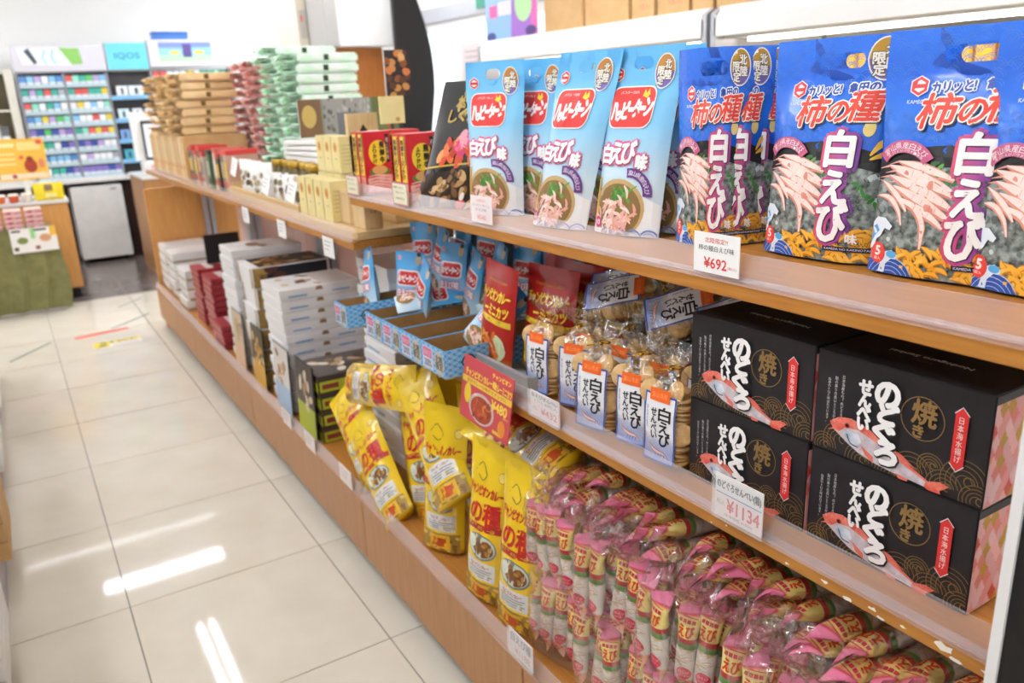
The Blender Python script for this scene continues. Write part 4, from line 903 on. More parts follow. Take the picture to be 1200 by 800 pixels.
# ================================================================ bottom deck: yellow curry snack bags
gradmat('bag_yellow', [(0, '#efc524'), (.5, '#f2c91c'), (1, '#f4d02a')], 0, .37, .22, coat=.4)
mat('foil', '#d9c89a', .18, metal=.6)
def yel():
    d = D(); rr = random.Random(5)
    d.text('チャンピオンカレー', 0, .262, .112, .024, '#c8261c', 1.5, bold=.0011, shear=.1, rot=.05); d.text('の種', .006, .214, .094, .05, '#c8261c', 1.5, bold=.002, rot=.04)
    d.poly([(-.065, .168), (.065, .176), (.065, .192), (-.065, .182)], '#b8281e', 1, 'banner'); d.text('金沢名物カレー味', 0, .18, .085, .009, '#f2d65a', 1.5)
    d.ell(.006, .135, .047, .031, '#7f837c', 1, 'picture', 22); d.ell(.006, .136, .043, .027, '#cfd6c4', 1.4, 'picture', 22); d.ell(.012, .134, .034, .022, '#7a4a1c', 1.8, 'picture', 18); d.ell(-.022, .142, .016, .014, '#e2e6d6', 2, 'picture')
    for k in range(10): d.ell(.012+rr.uniform(-.025, .025), .134+rr.uniform(-.014, .014), .007, .004, rr.choice(['#a8702c', '#5c3614', '#c08a3c']), 2.2+.03*k, 'picture', 7, rr.uniform(0, 3))
    d.rect(-.04, .055, .05, .1, '#e7e6e2', 1, 'info_panel'); d.text('チャンピオンカレー', .005, .09, .06, .009, '#b8382e', 1.5, bold=.0003)
    for k in range(4): d.rect(-.033, .079-.0062*k, .043-.006*(k % 2), .0815-.0062*k, '#8f8d8a', 1.4, 'info_panel')
    d.poly([(-.06, .004), (.06, .0), (.06, .05), (-.06, .046)], '#a8873a', 1, 'picture')
    for k in range(26): d.ell(rr.uniform(-.055, .055), rr.uniform(.004, .046), .009, .0045, rr.choice(['#d8a83a', '#b98628', '#8a5f1c', '#e2be5c']), 1.5+.02*k, 'picture', 7, rr.uniform(0, 3))
    d.rect(-.028, .006, .034, .044, '#e9b52a', 2.6, 'picture'); d.ell(.003, .024, .022, .013, '#c9551f', 3, 'picture'); d.text('カレー', .003, .034, .04, .009, '#c8261c', 3.4, bold=.0006)
    d.ring(.045, .306, .011, .0012, '#c84a3a', 1.4, 'emblem', 16); d.ell(.045, .306, .01, .01, '#f2dc6a', 1, 'emblem')
    d.stroke([(-.05, .04), (-.056, .09), (-.054, .14), (-.06, .165)], .0011, '#4a4420', 1.4, 'picture')
    d.stroke([(-.04, .3), (-.02, .322), (.0, .3), (-.012, .284), (-.03, .292)], .0018, '#4a4420', 1.4, 'picture')
    return d
YW, YH = .135, .37
yd = yel(); G = 'yellow curry snack bags'
yf = pouch(YW, YH, .06, 51, .0045, top=.95, zs=1.08); yf2 = pouch(YW, YH, .06, 57, .0065, top=.95, zs=1.08)
y0 = dressed('snack_bag', 'yellow curry snack bag standing upright second from the pink bags', 'snack bag', YW, YH, yf, 'bag_yellow', yd, 10, 20, None, G)
y1 = dressed('snack_bag', 'yellow curry snack bag standing turned toward the camera, centre of the yellow row', 'snack bag', YW, YH, yf2, 'bag_yellow', yd, 10, 20, None, G)
zd = DZ+.008
stand(y0, (.772, 1.545), -77, YW, zd, lean=5, back=-3, first=True)
stand(y1, (.772, 1.79), -60, YW, zd, lean=3, back=-4, first=True)
stand(y0, (.775, 1.405), -78, YW, zd-.02+.02, lean=5, back=-3, label='yellow curry snack bag standing right beside the pink bags')
stand(y1, (.86, 2.02), -66, YW, zd, lean=-8, back=-4, label='yellow curry snack bag standing behind the slanting pair')
stand(y0, (.93, 1.83), -70, YW, zd, lean=-4, back=-3, label='yellow curry snack bag in the back row behind the turned one')
stand(y0, (.91, 1.6), -78, YW, zd, lean=2, back=-3, label='yellow curry snack bag in the back row behind the upright one')
stand(y0, (.93, 1.47), -80, YW, zd, lean=-3, back=-3, label='yellow curry snack bag in the back row beside the pink bags')
stand(y0, (.97, 2.0), -72, YW, zd, lean=-5, back=-3, label='yellow curry snack bag deep in the back row at left')
def laid(o, label, c, up, fr):
    """bag centred at c with its top toward up and its printed face toward fr"""
    o = dup(o, label, (0, 0, 0)); z = Vector(up).normalized(); y = -(Vector(fr)-z*Vector(fr).dot(z)).normalized(); x = y.cross(z)
    R = Matrix(((x.x, y.x, z.x, 0), (x.y, y.y, z.y, 0), (x.z, y.z, z.z, 0), (0, 0, 0, 1)))
    o.matrix_world = Matrix.Translation(c) @ R @ Matrix.Translation((0, 0, -.2)); return o
laid(y1, 'yellow curry snack bag slanting far to the left, nearer one', (.785, 2.11, .405), (.06, .82, .5), (-.85, -.35, .35))
laid(y1, 'yellow curry snack bag slanting far to the left, farther one', (.805, 2.31, .43), (.08, .84, .45), (-.85, -.3, .4))
laid(y0, 'yellow curry snack bag leaning between the slanting pair and the turned one', (.88, 1.98, .47), (.1, .3, .9), (-.8, -.5, .1))
laid(y1, 'yellow curry snack bag lying on top at the left, below the blue cartons', (.825, 2.12, .645), (.1, -.93, .2), (-.85, -.42, .35))
laid(y0, 'yellow curry snack bag filling the gap behind the slanting pair', (.92, 2.10, .47), (.05, .2, .95), (-.85, -.4, .1))
laid(y1, 'yellow curry snack bag deep behind the slanting pair', (.96, 1.95, .48), (.05, .1, .95), (-.85, -.4, .1))
laid(y1, 'yellow curry snack bag lying on top in the middle, crumpled', (.835, 1.80, .60), (.1, .62, .5), (-.75, -.1, .6))
laid(y0, 'yellow curry snack bag lying on top under the red sign', (.88, 1.45, .70), (.05, .95, -.02), (-.55, .0, .8))
# ================================================================ pink snack packets in big clear bags
film('polybag', '#fffdfd', .08, .13, (40, .8), veil=False, edge=.45)
mat('pk_pink', '#e58cae', .35); gradmat('pk_body', [(0, '#eec0a0'), (.13, '#e08a6a'), (.16, '#ddd6cc'), (.5, '#ece6de'), (.52, '#56803f'), (.57, '#6a9450'), (.585, '#b8303a'), (.63, '#b8303a'), (.64, '#f0dc84'), (.84, '#f3e08a'), (.875, '#d63a56'), (.895, '#f28fb2'), (1, '#f082a8')], 0, .17, .3, coat=.3)
def packet_meshes():
    L = .17; mb = MB().use('pk_body'); seg = 12
    pr = [(0, .0215, .001), (.012, .019, .006), (.028, .0172, .0135), (.08, .0175, .0155), (.115, .0172, .015), (.135, .0185, .0105), (.15, .021, .004), (.17, .0225, .001)]
    for z, rx, ry in pr:
        tw = .9*max(0, (z-.13)/.04)-.7*max(0, (.02-z)/.02)
        for k in range(seg): a = 2*pi*k/seg; x, y = rx*cos(a), ry*sin(a); mb.v.append((x*cos(tw)-y*sin(tw), x*sin(tw)+y*cos(tw)+.25*max(0, z-.14), z+.1*x*max(0, (z-.14)/.03)))
    for j in range(len(pr)-1):
        for k in range(seg): a = j*seg+k; b = j*seg+(k+1) % seg; mb.f.append((a, b, b+seg, a+seg)); mb.mi.append(0)
    body = mb.mesh('packet', smooth=True)
    def fn(u, v, h):
        for (z0, x0, r0), (z1, x1, r1) in zip(pr, pr[1:]):
            if z0 <= v <= z1 or z1 == L:
                t = (v-z0)/(z1-z0); rx = x0+(x1-x0)*t; ry = r0+(r1-r0)*t; s = max(-.98, min(.98, u/rx)); return (u, -ry*sqrt(1-s*s)-h, v)
    d = D(); rr = random.Random(2)
    d.text('えび', 0, .122, .026, .021, '#d8451c', 2, 'lettering', bold=.0009)
    for k in range(4): d.rect(-.0145+.0074*k, .136, -.0085+.0074*k, .142, '#c8374a', 2, 'lettering')
    for k in range(26): x, y = rr.uniform(-.0125, .0125), rr.uniform(.05, .088); a = rr.uniform(-.6, .6); d.stroke([(x-.006*cos(a), y-.006*sin(a)), (x, y+.0015), (x+.006*cos(a), y+.006*sin(a))], [.0004, .002, .0004], rr.choice(['#c89a66', '#faf7f2', '#d8b083']), 1.5, 'picture', 2)
    d.ell(.003, .039, .0125, .0125, '#d8304e', 2.2, 'badge', 14); d.text('白えび', .003, .042, .018, .005, '#f6dcdc', 2.6, 'badge'); d.text('パウダー', .003, .0345, .018, .0045, '#f6dcdc', 2.6, 'badge')
    for i in range(6):
        for j in range(3):
            if (i+j) % 2 == 0: d.rect(-.0165+.0055*i, .006+.005*j, -.011+.0055*i, .011+.005*j, '#c8342e', 2, 'picture')
    d.stroke([(-.018, .1465), (.018, .1465)], .0016, '#cf3050', 2, 'lettering', 1)
    return body, d.meshes(fn, (crv(-.0165, .0165, 6), crv(0, .17, 12)), .0005, (-.0168, .002, .0168, .168))
pk_body, pk_prints = packet_meshes()
pk_all = {}
def join_packet():
    """body and its print as one packet mesh"""
    bm = bmesh.new(); mats = []
    for me in [pk_body]+list(pk_prints.values()):
        off = len(bm.faces); bm.from_mesh(me); bm.faces.ensure_lookup_table()
        for f in bm.faces[off:]:
            m = me.materials[f.material_index]
            if m not in mats: mats.append(m)
            f.material_index = mats.index(m)
    me = bpy.data.meshes.new('packet')
    for m in mats: me.materials.append(m)
    bm.to_mesh(me); bm.free(); return me
pk_me = join_packet()
def pink_bag(name, label, cols, rows, seed, W, H, T, top_extra):
    t = thing(name, label, 'snack bag', group='clear bags of pink packets'); rr = random.Random(seed)
    for dep in range(2):
        for r in range(rows):
            for c in range(cols):
                x = (c-(cols-1)/2)*(W-.042)/max(cols-1, 1)+rr.uniform(-.004, .004); y = (-T/2+.021)+dep*.036+rr.uniform(-.003, .003)
                put('packet', pk_me, t, (x, y, .008+r*.165+rr.uniform(-.006, .01)), (rr.uniform(-.08, .08), rr.uniform(-.1, .1), rr.uniform(-.5, .5)))
    def fn(u, v, h=0, side=-1):
        q = v/H; s = abs(2*u/W); e = max(0, 1-s**4)**.5; p = 1 if q < .8 else max(.12, 1-(q-.8)/.2*.8)
        n = noise.noise(Vector((u*22+seed, v*14, seed*3+side)))*.006+(abs(noise.noise(Vector((u*38+v*24+seed, v*20-u*18, side*2+seed))))-.25)*.022*(.25+q)
        n *= (.5+q); bx = noise.noise(Vector((seed, v*12, 3)))*.01*q
        return (u*(1-.25*max(0, q-.8)/.2)+bx, side*(T/2*p*(.25+.75*e)*(1 if s < .99 else .6)+n), v+ (noise.noise(Vector((u*30, seed, side)))*.02*max(0, q-.8)*5))
    put('bag_film', pouch_mesh('bag_film', W, H, fn, 'polybag', 24, 40), t)
    return t
def set_pink(o, x, y, z, ang, back=0, lean=0):
    o.matrix_world = Matrix.Translation((x, y, z)) @ Matrix.Rotation(radians(ang), 4, 'Z') @ Matrix.Rotation(radians(back), 4, 'X') @ Matrix.Rotation(radians(lean), 4, 'Y')
pb = [pink_bag('packet_bag', lab, 4, 2, s, .165, .42, .085, 0) for s, lab in enumerate((
    'clear bag of pink shrimp packets at the left end, touching the yellow bags', 'clear bag of pink shrimp packets second from left, standing tall in front',
    'clear bag of pink shrimp packets third from left, twisted top shining', 'clear bag of pink shrimp packets at the right, cut off by the bottom picture edge'))]
set_pink(pb[0], .826, 1.222, zd, -84, -2, -1); set_pink(pb[1], .82, 1.04, zd+.008, -76, -2, 1); set_pink(pb[2], .818, .858, zd, -82, -3, 0); set_pink(pb[3], .812, .668, zd, -84, -4, 1)
k = 0
for y, n in ((1.27, 'first'), (1.09, 'second'), (.91, 'third'), (.73, 'fourth'), (.55, 'fifth')):
    c = dup(pb[k % 4], 'clear bag of pink packets standing in the back row, %s from the yellow bags' % n, (0, 0, 0)); set_pink(c, .955, y, zd, -86, -1, 0); k += 1
k = 2
for lab, y, tw in (('below the cracker bag price card', 1.12, -.1), ('between the two middle price cards', .95, .08), ('below the black box price card', .77, -.06), ('toward the right upright', .59, .1), ('rightmost, beside the white upright', .43, -.05)):
    c = dup(pb[k % 4], 'clear bag of pink packets lying on the pile '+lab.replace('rightmost, ', ''), (0, 0, 0)); k += 1
    z = Vector((-.98, tw, .16)).normalized(); fr = Vector((.16, 0, .98)); yy = -(fr-z*fr.dot(z)).normalized(); x = yy.cross(z)
    c.matrix_world = Matrix.Translation((.975, y, .695)) @ Matrix(((x.x, yy.x, z.x, 0), (x.y, yy.y, z.y, 0), (x.z, yy.z, z.z, 0), (0, 0, 0, 1))) @ Matrix.Translation((0, 0, -.175))
c = dup(pb[1], 'clear bag of pink packets standing at the far right beside the white upright', (0, 0, 0)); set_pink(c, .84, .47, zd, -86, -4, 0)
# ================================================================ left bays, deck: stacks of gift boxes
ORD = ['topmost', 'second from top', 'third from top', 'fourth from top', 'fifth from top', 'sixth from top', 'seventh from top', 'eighth from top', 'ninth from top', 'tenth from top', 'eleventh from top', 'twelfth from top', 'thirteenth from top', 'fourteenth from top', 'fifteenth from top']
mat('box_white', '#efedec', .4); mat('print_brown', '#a8845e', .5, var=(40, '#7a5638')); mat('line_blue', '#6fa0d8', .5); mat('print_gold', '#b5924c', .4, var=(50, '#8a6a30')); mat('choc', '#4a2c1c', .45)
def flat_box(name, w, dp, h, body, draw=None):
    """lying gift box, front looks along -y (aisle), right side along +x (camera)"""
    t = thing(name, 'x', 'gift box')
    MB().use(body).box(-w/2, w/2, 0, dp, 0.0008, h-.012).build('box_base', t, bevel=.001)
    MB().use(body).box(-w/2-.0035, w/2+.0035, -.0035, dp+.0035, h*.3, h-.0008).build('box_lid', t, bevel=.0012)
    if draw: draw(t, w, dp, h)
    return t
def on_side(t, d, w, clip=None): d.attach(t, lambda u, v, hh: (w/2+.0035+hh, u, v), eps=.0006, clip=clip)
def on_top(t, d, h): d.attach(t, lambda u, v, hh: (u, v, h-.0008+hh), eps=.0006)
def on_front(t, d): d.attach(t, lambda u, v, hh: (u, -.0035-hh, v), eps=.0006)
def pile(proto, label, x, y, n, h, z0=DZ+.001, rnd=.004, group=None, seed=1, rev=False):
    rr = random.Random(seed)
    for k in range(n):
        o = proto if (k == 0 and proto.get('label') == 'x') else dup(proto, '', (0, 0, 0))
        o.location = (x+rr.uniform(-rnd, rnd), y+rr.uniform(-rnd, rnd), z0+k*h); o.rotation_euler = (0, 0, SHELF_R+rr.uniform(-.012, .012)*rnd/.004)
        o['label'] = label % ORD[n-1-k]; o['group'] = group or 'stacked gift boxes'
def dr_whiteA(t, w, dp, h):
    d = D(); d.rect(.03, h*.28, .10, h*.4, 'line_blue', 1); d.rect(.2, h*.3, .27, h*.42, 'line_blue', 1); d.poly([(.135, h*.62), (.165, h*.62), (.16, h*.95), (.14, h*.95)], 'print_brown', 1); on_side(t, d, w)
    d = D(); rr = random.Random(4)
    for k in range(9): d.ell(rr.gauss(.0, .05), .13+rr.uniform(-.03, .04), .022, .013, rr.choice(['#8a6242', '#b9976c', '#6b452c']), 1+.05*k, 'print', 9, rr.uniform(0, 3))
    d.rect(-w/2+.006, .17, w/2-.006, dp-.008, '#cfc6bf', 1, 'print'); d.ell(-.07, .05, .024, .016, '#dcc49c', 1); d.ell(.04, .045, .024, .016, '#dcc49c', 1); on_top(t, d, h)
def dr_whiteA2(t, w, dp, h):
    d = D(); d.rect(.03, h*.28, .12, h*.4, 'line_blue', 1); on_side(t, d, w); d = D(); d.rect(-.1, h*.28, .0, h*.4, 'line_blue', 1); on_front(t, d)
bA = flat_box('gift_box', .25, .31, .0445, 'box_white', dr_whiteA)
pile(bA, 'white blue-lined gift box, %s in the tall stack beside the yellow bags', .79, 3.085, 11, .0446, group='white boxes with a blue line')
bA2 = flat_box('gift_box', .25, .18, .0445, 'box_white', dr_whiteA2)
pile(bA2, 'white blue-lined gift box, %s in the stack deep under the shelf end', .925, 2.36, 15, .0446, seed=5, group='white boxes with a blue line')
def dr_whiteB(t, w, dp, h):
    d = D(); d.rect(.02, h*.2, .28, h*.3, '#d8d0cc', 1); on_side(t, d, w)
    d = D(); d.rect(-w/2+.006, .14, w/2-.006, dp-.01, '#cfc4bc', 1); d.ell(0, .12, .05, .03, 'print_brown', 1.5); d.ell(.06, .15, .03, .02, '#8a6a4c', 1.6); on_top(t, d, h)
bB = flat_box('gift_box', .24, .31, .045, 'box_white', dr_whiteB)
pile(bB, 'plain white gift box, %s in the stack behind the black and gold boxes', .79, 3.79, 12, .0451, seed=8, group='plain white boxes')
def dr_black(t, w, dp, h):
    d = D(); rr = random.Random(3)
    d.rect(.004, .004, dp-.004, h-.006, '#1b2029', 1)
    for k in range(7): d.ell(rr.uniform(.0, .12), rr.uniform(.0, h), .03, .02, rr.choice(['#b5924c', '#8a6a30', '#5a2e20']), 1.3+.03*k, 'print', 9)
    d.rect(.0, .0, .03, h-.004, 'print_gold', 2); d.poly([(.03, 0), (.07, 0), (.03, h*.6)], '#6a3322', 2); on_side(t, d, w, (.001, .003, dp-.001, h-.004))
    d = D(); d.rect(-w/2, .03, w/2, dp, '#15181f', 1)
    for k in range(16): d.ell(rr.uniform(-w/2+.03, w/2-.03), rr.uniform(.05, dp-.03), rr.uniform(.015, .032), .016, rr.choice(['#a87030', '#d8b070', '#7a4a20', '#c08a44']), 1.4+.03*k, 'print', 10, rr.uniform(0, 3))
    d.rect(-w/2, .002, w/2, .03, 'box_white', 1.2); on_top(t, d, h)
    d = D(); d.rect(-w/2+.004, 0, -w/2+.02, h-.004, 'print_gold', 1); d.rect(w/2-.02, 0, w/2-.004, h-.004, 'print_gold', 1); on_front(t, d)
bK = flat_box('gift_box', .215, .32, .086, 'box_white', dr_black)
pile(bK, 'black and gold gift box, %s in its stack', .785, 3.42, 6, .0868, rnd=.006, seed=3, group='black and gold boxes')
mat('box_red', '#a8323a', .4, var=(50, '#96262f'))
def dr_red(t, w, dp, h):
    d = D(); d.rect(.01, h*.18, dp-.01, h*.32, '#5e1a22', 1); on_side(t, d, w); d = D(); d.rect(-w/2+.01, .05, w/2-.01, .09, '#e6d8d4', 1); on_top(t, d, h)
    d = D(); d.rect(-w/2, 0, w/2, h*.3, '#c98a80', 1); on_front(t, d)
bR = flat_box('gift_box', .2, .14, .031, 'box_red', dr_red)
pile(bR, 'dark red gift box, %s in the nearer red stack', .795, 4.36, 10, .0313, seed=11, group='dark red boxes'); pile(bR, 'dark red gift box, %s in the farther red stack', .795, 4.66, 10, .0313, seed=12, group='dark red boxes')
pile(bR, 'dark red gift box, %s in the low red stack in front', .765, 4.1, 4, .0313, seed=13, group='dark red boxes')
def dr_far(t, w, dp, h):
    d = D(); d.rect(0, .0, dp, h*.16, 'print_gold', 1); on_side(t, d, w); d = D(); d.rect(-w/2, 0, w/2, h*.14, 'print_gold', 1); on_front(t, d)
bF = flat_box('gift_box', .24, .27, .058, 'box_white', dr_far)
pile(bF, 'white gold-edged gift box, %s in the nearer far stack', .79, 5.12, 4, .0585, rnd=.01, seed=14, group='white gold-edged boxes'); pile(bF, 'white gold-edged gift box, %s in the farther far stack', .79, 5.45, 5, .0585, rnd=.006, seed=15, group='white gold-edged boxes')
pile(bF, 'white gold-edged gift box, %s before the orange end panel', .795, 5.755, 5, .0585, rnd=.006, seed=16, group='white gold-edged boxes')
# cookie boxes with food photo
mat('photo_dark', '#3a2c24', .35, var=(30, '#a87a48')); mat('lime', '#b9bf2e', .4); mat('photo_pale', '#d8cabc', .35, var=(25, '#7a6452'))
def dr_cookie(t, w, dp, h):
    d = D(); d.rect(-w/2+.002, .002, w/2-.002, dp-.002, '#5c5450', .8); rr = random.Random(2)
    for k in range(18): d.ell(rr.uniform(-.09, .09), rr.uniform(.03, dp-.03), .026, .016, rr.choice(['#d8c6a8', '#8a6a4c', '#e8dcc8', '#4a3628', '#b99a70']), 1+.03*k, 'print', 9, rr.uniform(0, 3))
    on_top(t, d, h); d = D(); d.rect(.002, .002, dp-.002, h*.66, 'lime', 1); d.rect(.01, h*.2, .07, h*.5, '#8c3a2e', 1.5); d.ell(.2, h*.34, .008, .006, '#2a2a1a', 1.5); on_side(t, d, w)
    d = D(); d.rect(-w/2, 0, w/2, h*.6, 'lime', 1); on_front(t, d)
bC = flat_box('cookie_box', .22, .26, .062, mat('cookie_dark', '#4a3a34', .4), dr_cookie)
pile(bC, 'cookie box with lime sides and food photo lid, %s beside the yellow bags', .785, 2.72, 4, .0625, seed=9, group='cookie boxes')
# sample cards standing at the deck edge
def photo_card(label, y, w, h, top, bot, blobs, z=DZ+.002, x=.761, lean=0):
    t = thing('sample_card', label, 'card', group='sample cards on the deck edge'); t.matrix_world = Matrix.Translation((x, y, z)) @ Matrix.Rotation(SHELF_R, 4, 'Z') @ Matrix.Rotation(radians(-2), 4, 'X') @ Matrix.Rotation(radians(lean), 4, 'Y')
    MB().use('black').box(-w/2, w/2, 0, .004, 0, h).build('card_back', t); d = D(); rr = random.Random(len(label))
    d.rect(-w/2, h*.42, w/2, h, top, 1); d.rect(-w/2, 0, w/2, h*.42, bot, 1)
    for k in range(12): d.ell(rr.gauss(0, w*.16), h*.66+rr.gauss(0, h*.1), w*.12, h*.05, rr.choice(blobs), 1.5+.03*k, 'print', 9, rr.uniform(0, 3))
    d.attach(t, lambda u, v, hh: (u, -hh, v), eps=.0006, clip=(-w/2, 0, w/2, h))
photo_card('sample card with pale photo and light blue lower half', 3.0, .195, .27, '#ddd6d0', '#a9c2dc', ['#b08a60', '#8a6040', '#e8dccc', '#c9a878'])
photo_card('sample card with golden photo and yellow lower half', 3.34, .18, .27, '#4a3a24', '#d8a42a', ['#d8a040', '#b9822c', '#ecc878'])
photo_card('beige sample card with dark edge, farthest of the three', 3.67, .19, .27, '#cdb89c', '#d9b48e', ['#8a6a4c', '#b9976c'])
photo_card('dark food photo card with lime lower half beside the yellow bags', 2.715, .19, .28, '#3c2e28', '#a9b42a', ['#d8c6a8', '#a8845c', '#e8dcc8'], lean=0)
bs = thing('display_board', 'small black board standing on the red box stack', 'sign', (.87, 4.69, DZ+10*.0313+.004)); MB().use('black').box(0, .19, -.006, .006, .0, .16).build('board', bs); MB().use('clear').box(.06, .16, -.05, .05, -.0, .004).build('foot', bs)
# far side of the racks: pale pink cartons seen through the gap
mat('pale_pink', '#e8c9c0', .5, var=(10, '#e2beb4'))
for i, (y0, y1, z1) in enumerate(((2.3, 3.3, .92), (3.5, 4.4, .9), (4.75, 5.35, .95))):
    for k in range(2):
        t = thing('display_carton', 'pale pink carton on the far side of the %s rack, %s' % (('jar display', 'gift pack', 'orange bag')[i], ('lower', 'upper')[k]), 'carton', (1.22, (y0+y1)/2, .281+k*(z1-.28)/2), 0, 'pale pink cartons'); w = (y1-y0)-.02; h = (z1-.28)/2-.004
        MB().use('pale_pink').box(0, .22, -w/2, w/2, 0, h).build('carton_body', t, bevel=.003)
        for q in range(4): MB().use('#d8aaa2').box(-.001, 0, -w/2+w*q/4+.01, -w/2+w*q/4+.016, .01, h-.01).build('carton_edge', t)
# ================================================================ left bays, top shelf
LT = LZ+.001
t = thing('wooden_tray', 'low pale wooden board at the right end of the left shelf', 'tray', (.815, 2.17, LT)); MB().use('wood_pale').box(0, .3, 0, .555, 0, .022).build('board', t, bevel=.002)
def wbox(label, x, y, w, dp, h, z):
    t = thing('wooden_box', label, 'box', (x, y, z), 0, 'small wooden boxes'); MB().use('wood_raw').box(0, w, -dp, 0, 0, h-.012).build('box_body', t, bevel=.002); MB().use('wood_raw').box(-.001, w+.001, -dp-.001, .001, h-.012, h).build('box_lid', t, bevel=.002)
    d = D(); d.text('名産', w*.5, h*.75, w*.35, h*.12, '#6a4a2a', 1); d.attach(t, lambda u, v, hh: (u, -dp-.001-hh, v), eps=.0006)
wbox('small raw wooden box at the end of the board', .855, 2.29, .055, .09, .068, LT+.0225); wbox('taller raw wooden box behind the cream boxes', .86, 2.43, .05, .1, .1, LT+.0225); wbox('raw wooden box lying far back on the board', .97, 2.36, .1, .12, .05, LT+.0225)
mat('cream_box', '#e8d99c', .5, var=(20, '#e2d190'))
def cream(label, x, y, z, h=.125):
    t = thing('cream_box', label, 'box', (x, y, z), 0, 'cream boxes with orange crest'); MB().use('cream_box').box(0, .06, -.074, 0, 0, h).build('box_body', t, bevel=.0015)
    d = D(); d.ell(-.037, h*.7, .016, .017, '#d89a4a', 1, 'crest'); d.ell(-.037, h*.7, .008, .009, '#c07a30', 1.5, 'crest'); d.rect(-.045, h*.38, -.03, h*.4, '#7a6a4a', 1, 'crest'); d.attach(t, lambda u, v, hh: (-hh, -.074-u, v), eps=.0006)
    d = D()
    for k in range(6): d.rect(.008, h*(.75-.1*k), .05-.006*(k % 3), h*(.765-.1*k), '#b9a872', 1, 'small_print')
    d.attach(t, lambda u, v, hh: (u, -.074-hh, v), eps=.0006)
for k in range(4): cream('cream box with orange crest, %s of the front row of four' % ('nearest', 'second', 'third', 'farthest')[k], .835, 2.485+.082*k, LT+.0225)
for k in range(3): cream('cream box with orange crest, %s of the rear row' % ('nearest', 'middle', 'farthest')[k], .945, 2.68+.078*k, LT+.0225)
for k in range(3): cream('cream box with orange crest, %s of the raised rear row' % ('nearest', 'middle', 'farthest')[k], .947, 2.68+.078*k, LT+.15, .12)
# long wooden display tray with jars and pouches
t = thing('display_tray', 'long open wooden display tray holding pouches and jars', 'tray', (.828, 3.24, LT))
for n, a in (('tray_base', (0, .24, -.5, .46, 0, .01)), ('tray_front', (0, .012, -.5, .46, .01, .045)), ('tray_back', (.228, .24, -.5, .46, .01, .08)), ('tray_end', (.012, .228, -.5, -.488, .01, .06)), ('tray_end', (.012, .228, .448, .46, .01, .06))): MB().use('wood_pale').box(*a).build(n, t)
def white_pouch(label, x, y, rz, h=.15):
    t = thing('photo_pouch', label, 'pouch', (x, y, LT+.011), rz, 'white pouches with photo'); f = pouch(.11, h, .03, 3, .002, top=.96); put('pouch_body', pouch_mesh('pouch_body', .11, h, f, 'card_white', 6, 8), t)
    d = D(); rr = random.Random(int(y*100))
    for k in range(7): d.ell(rr.uniform(-.035, .035), rr.uniform(.03, .11), .017, .012, rr.choice(['#8a7a5c', '#5c4c3a', '#b9a888', '#7a6a3c']), 1+.1*k, 'print', 8)
    d.attach(t, lambda u, v, hh: f(u, v, hh, -1), eps=.001)
for k, y in enumerate((3.6, 3.45, 3.3)): white_pouch('white photo pouch %s in the wooden tray' % ('farthest', 'in the middle', 'nearest')[k], .885, y, SHELF_R+.25)
for k, y in enumerate((3.12, 3.0, 2.9)): 
    white_pouch('yellow-dotted white pouch %s by the cream boxes' % ('farthest', 'in the middle', 'nearest')[k], .89, y, SHELF_R+.3, .12)
mat('jar_glass', '#6a5a2c', .15, coat=.5); mat('lid_gold', '#b9963c', .28, metal=.8)
for k in range(5):
    t = thing('jar', 'jar with gold lid, %s in the row behind the pouches' % ('farthest', 'second from far', 'middle', 'second from near', 'nearest')[k], 'jar', (1.0+.012*(k % 2), 3.5-.115*k, LT+.0115), 0, 'gold-lidded jars')
    MB().use('jar_glass').lathe([(.03, 0), (.034, .006), (.034, .1), (.027, .118), (.027, .124)], 18).build('glass', t, smooth=True); MB().use('lid_gold').lathe([(.0305, .12), (.031, .122), (.031, .142), (.029, .145)], 18).build('lid', t, smooth=True)
    MB().use('#d8cdb0').lathe([(.0345, .03), (.0348, .031), (.0348, .08), (.0345, .081)], 18).build('paper_band', t, smooth=True)
for k, (x, y, z) in enumerate(((.865, 3.72, LT+.1), (.855, 3.2, LT+.06), (.85, 2.86, LT+.06))): card('white note card leaning at the %s of the wooden tray' % ('far end', 'middle', 'near end')[k], x-.012, y, z-.012, .1, .075, draw_blank, tilt=-14, lean=6, group='note cards')
for k in range(4):
    t = thing('paper_tray', 'white folded paper tray, %s of the pile behind the jars' % ORD[3-k], 'tray', (1.15+.01*k, 3.42-.02*k, 1.2145+.0225*k), .1*k, 'white paper trays'); MB().use('card_white').box(-.08, .08, -.22, .22, 0, .018).build('tray_body', t, bevel=.003); MB().use('#c9c6c4').box(-.06, .06, -.2, .2, .018, .0195).build('tray_fold', t)
t = thing('display_riser', 'white riser block under the paper trays', 'stand', (1.15, 3.42, LT)); MB().use('card_white').box(-.075, .08, -.2, .2, 0, .143).build('riser_body', t, bevel=.003)
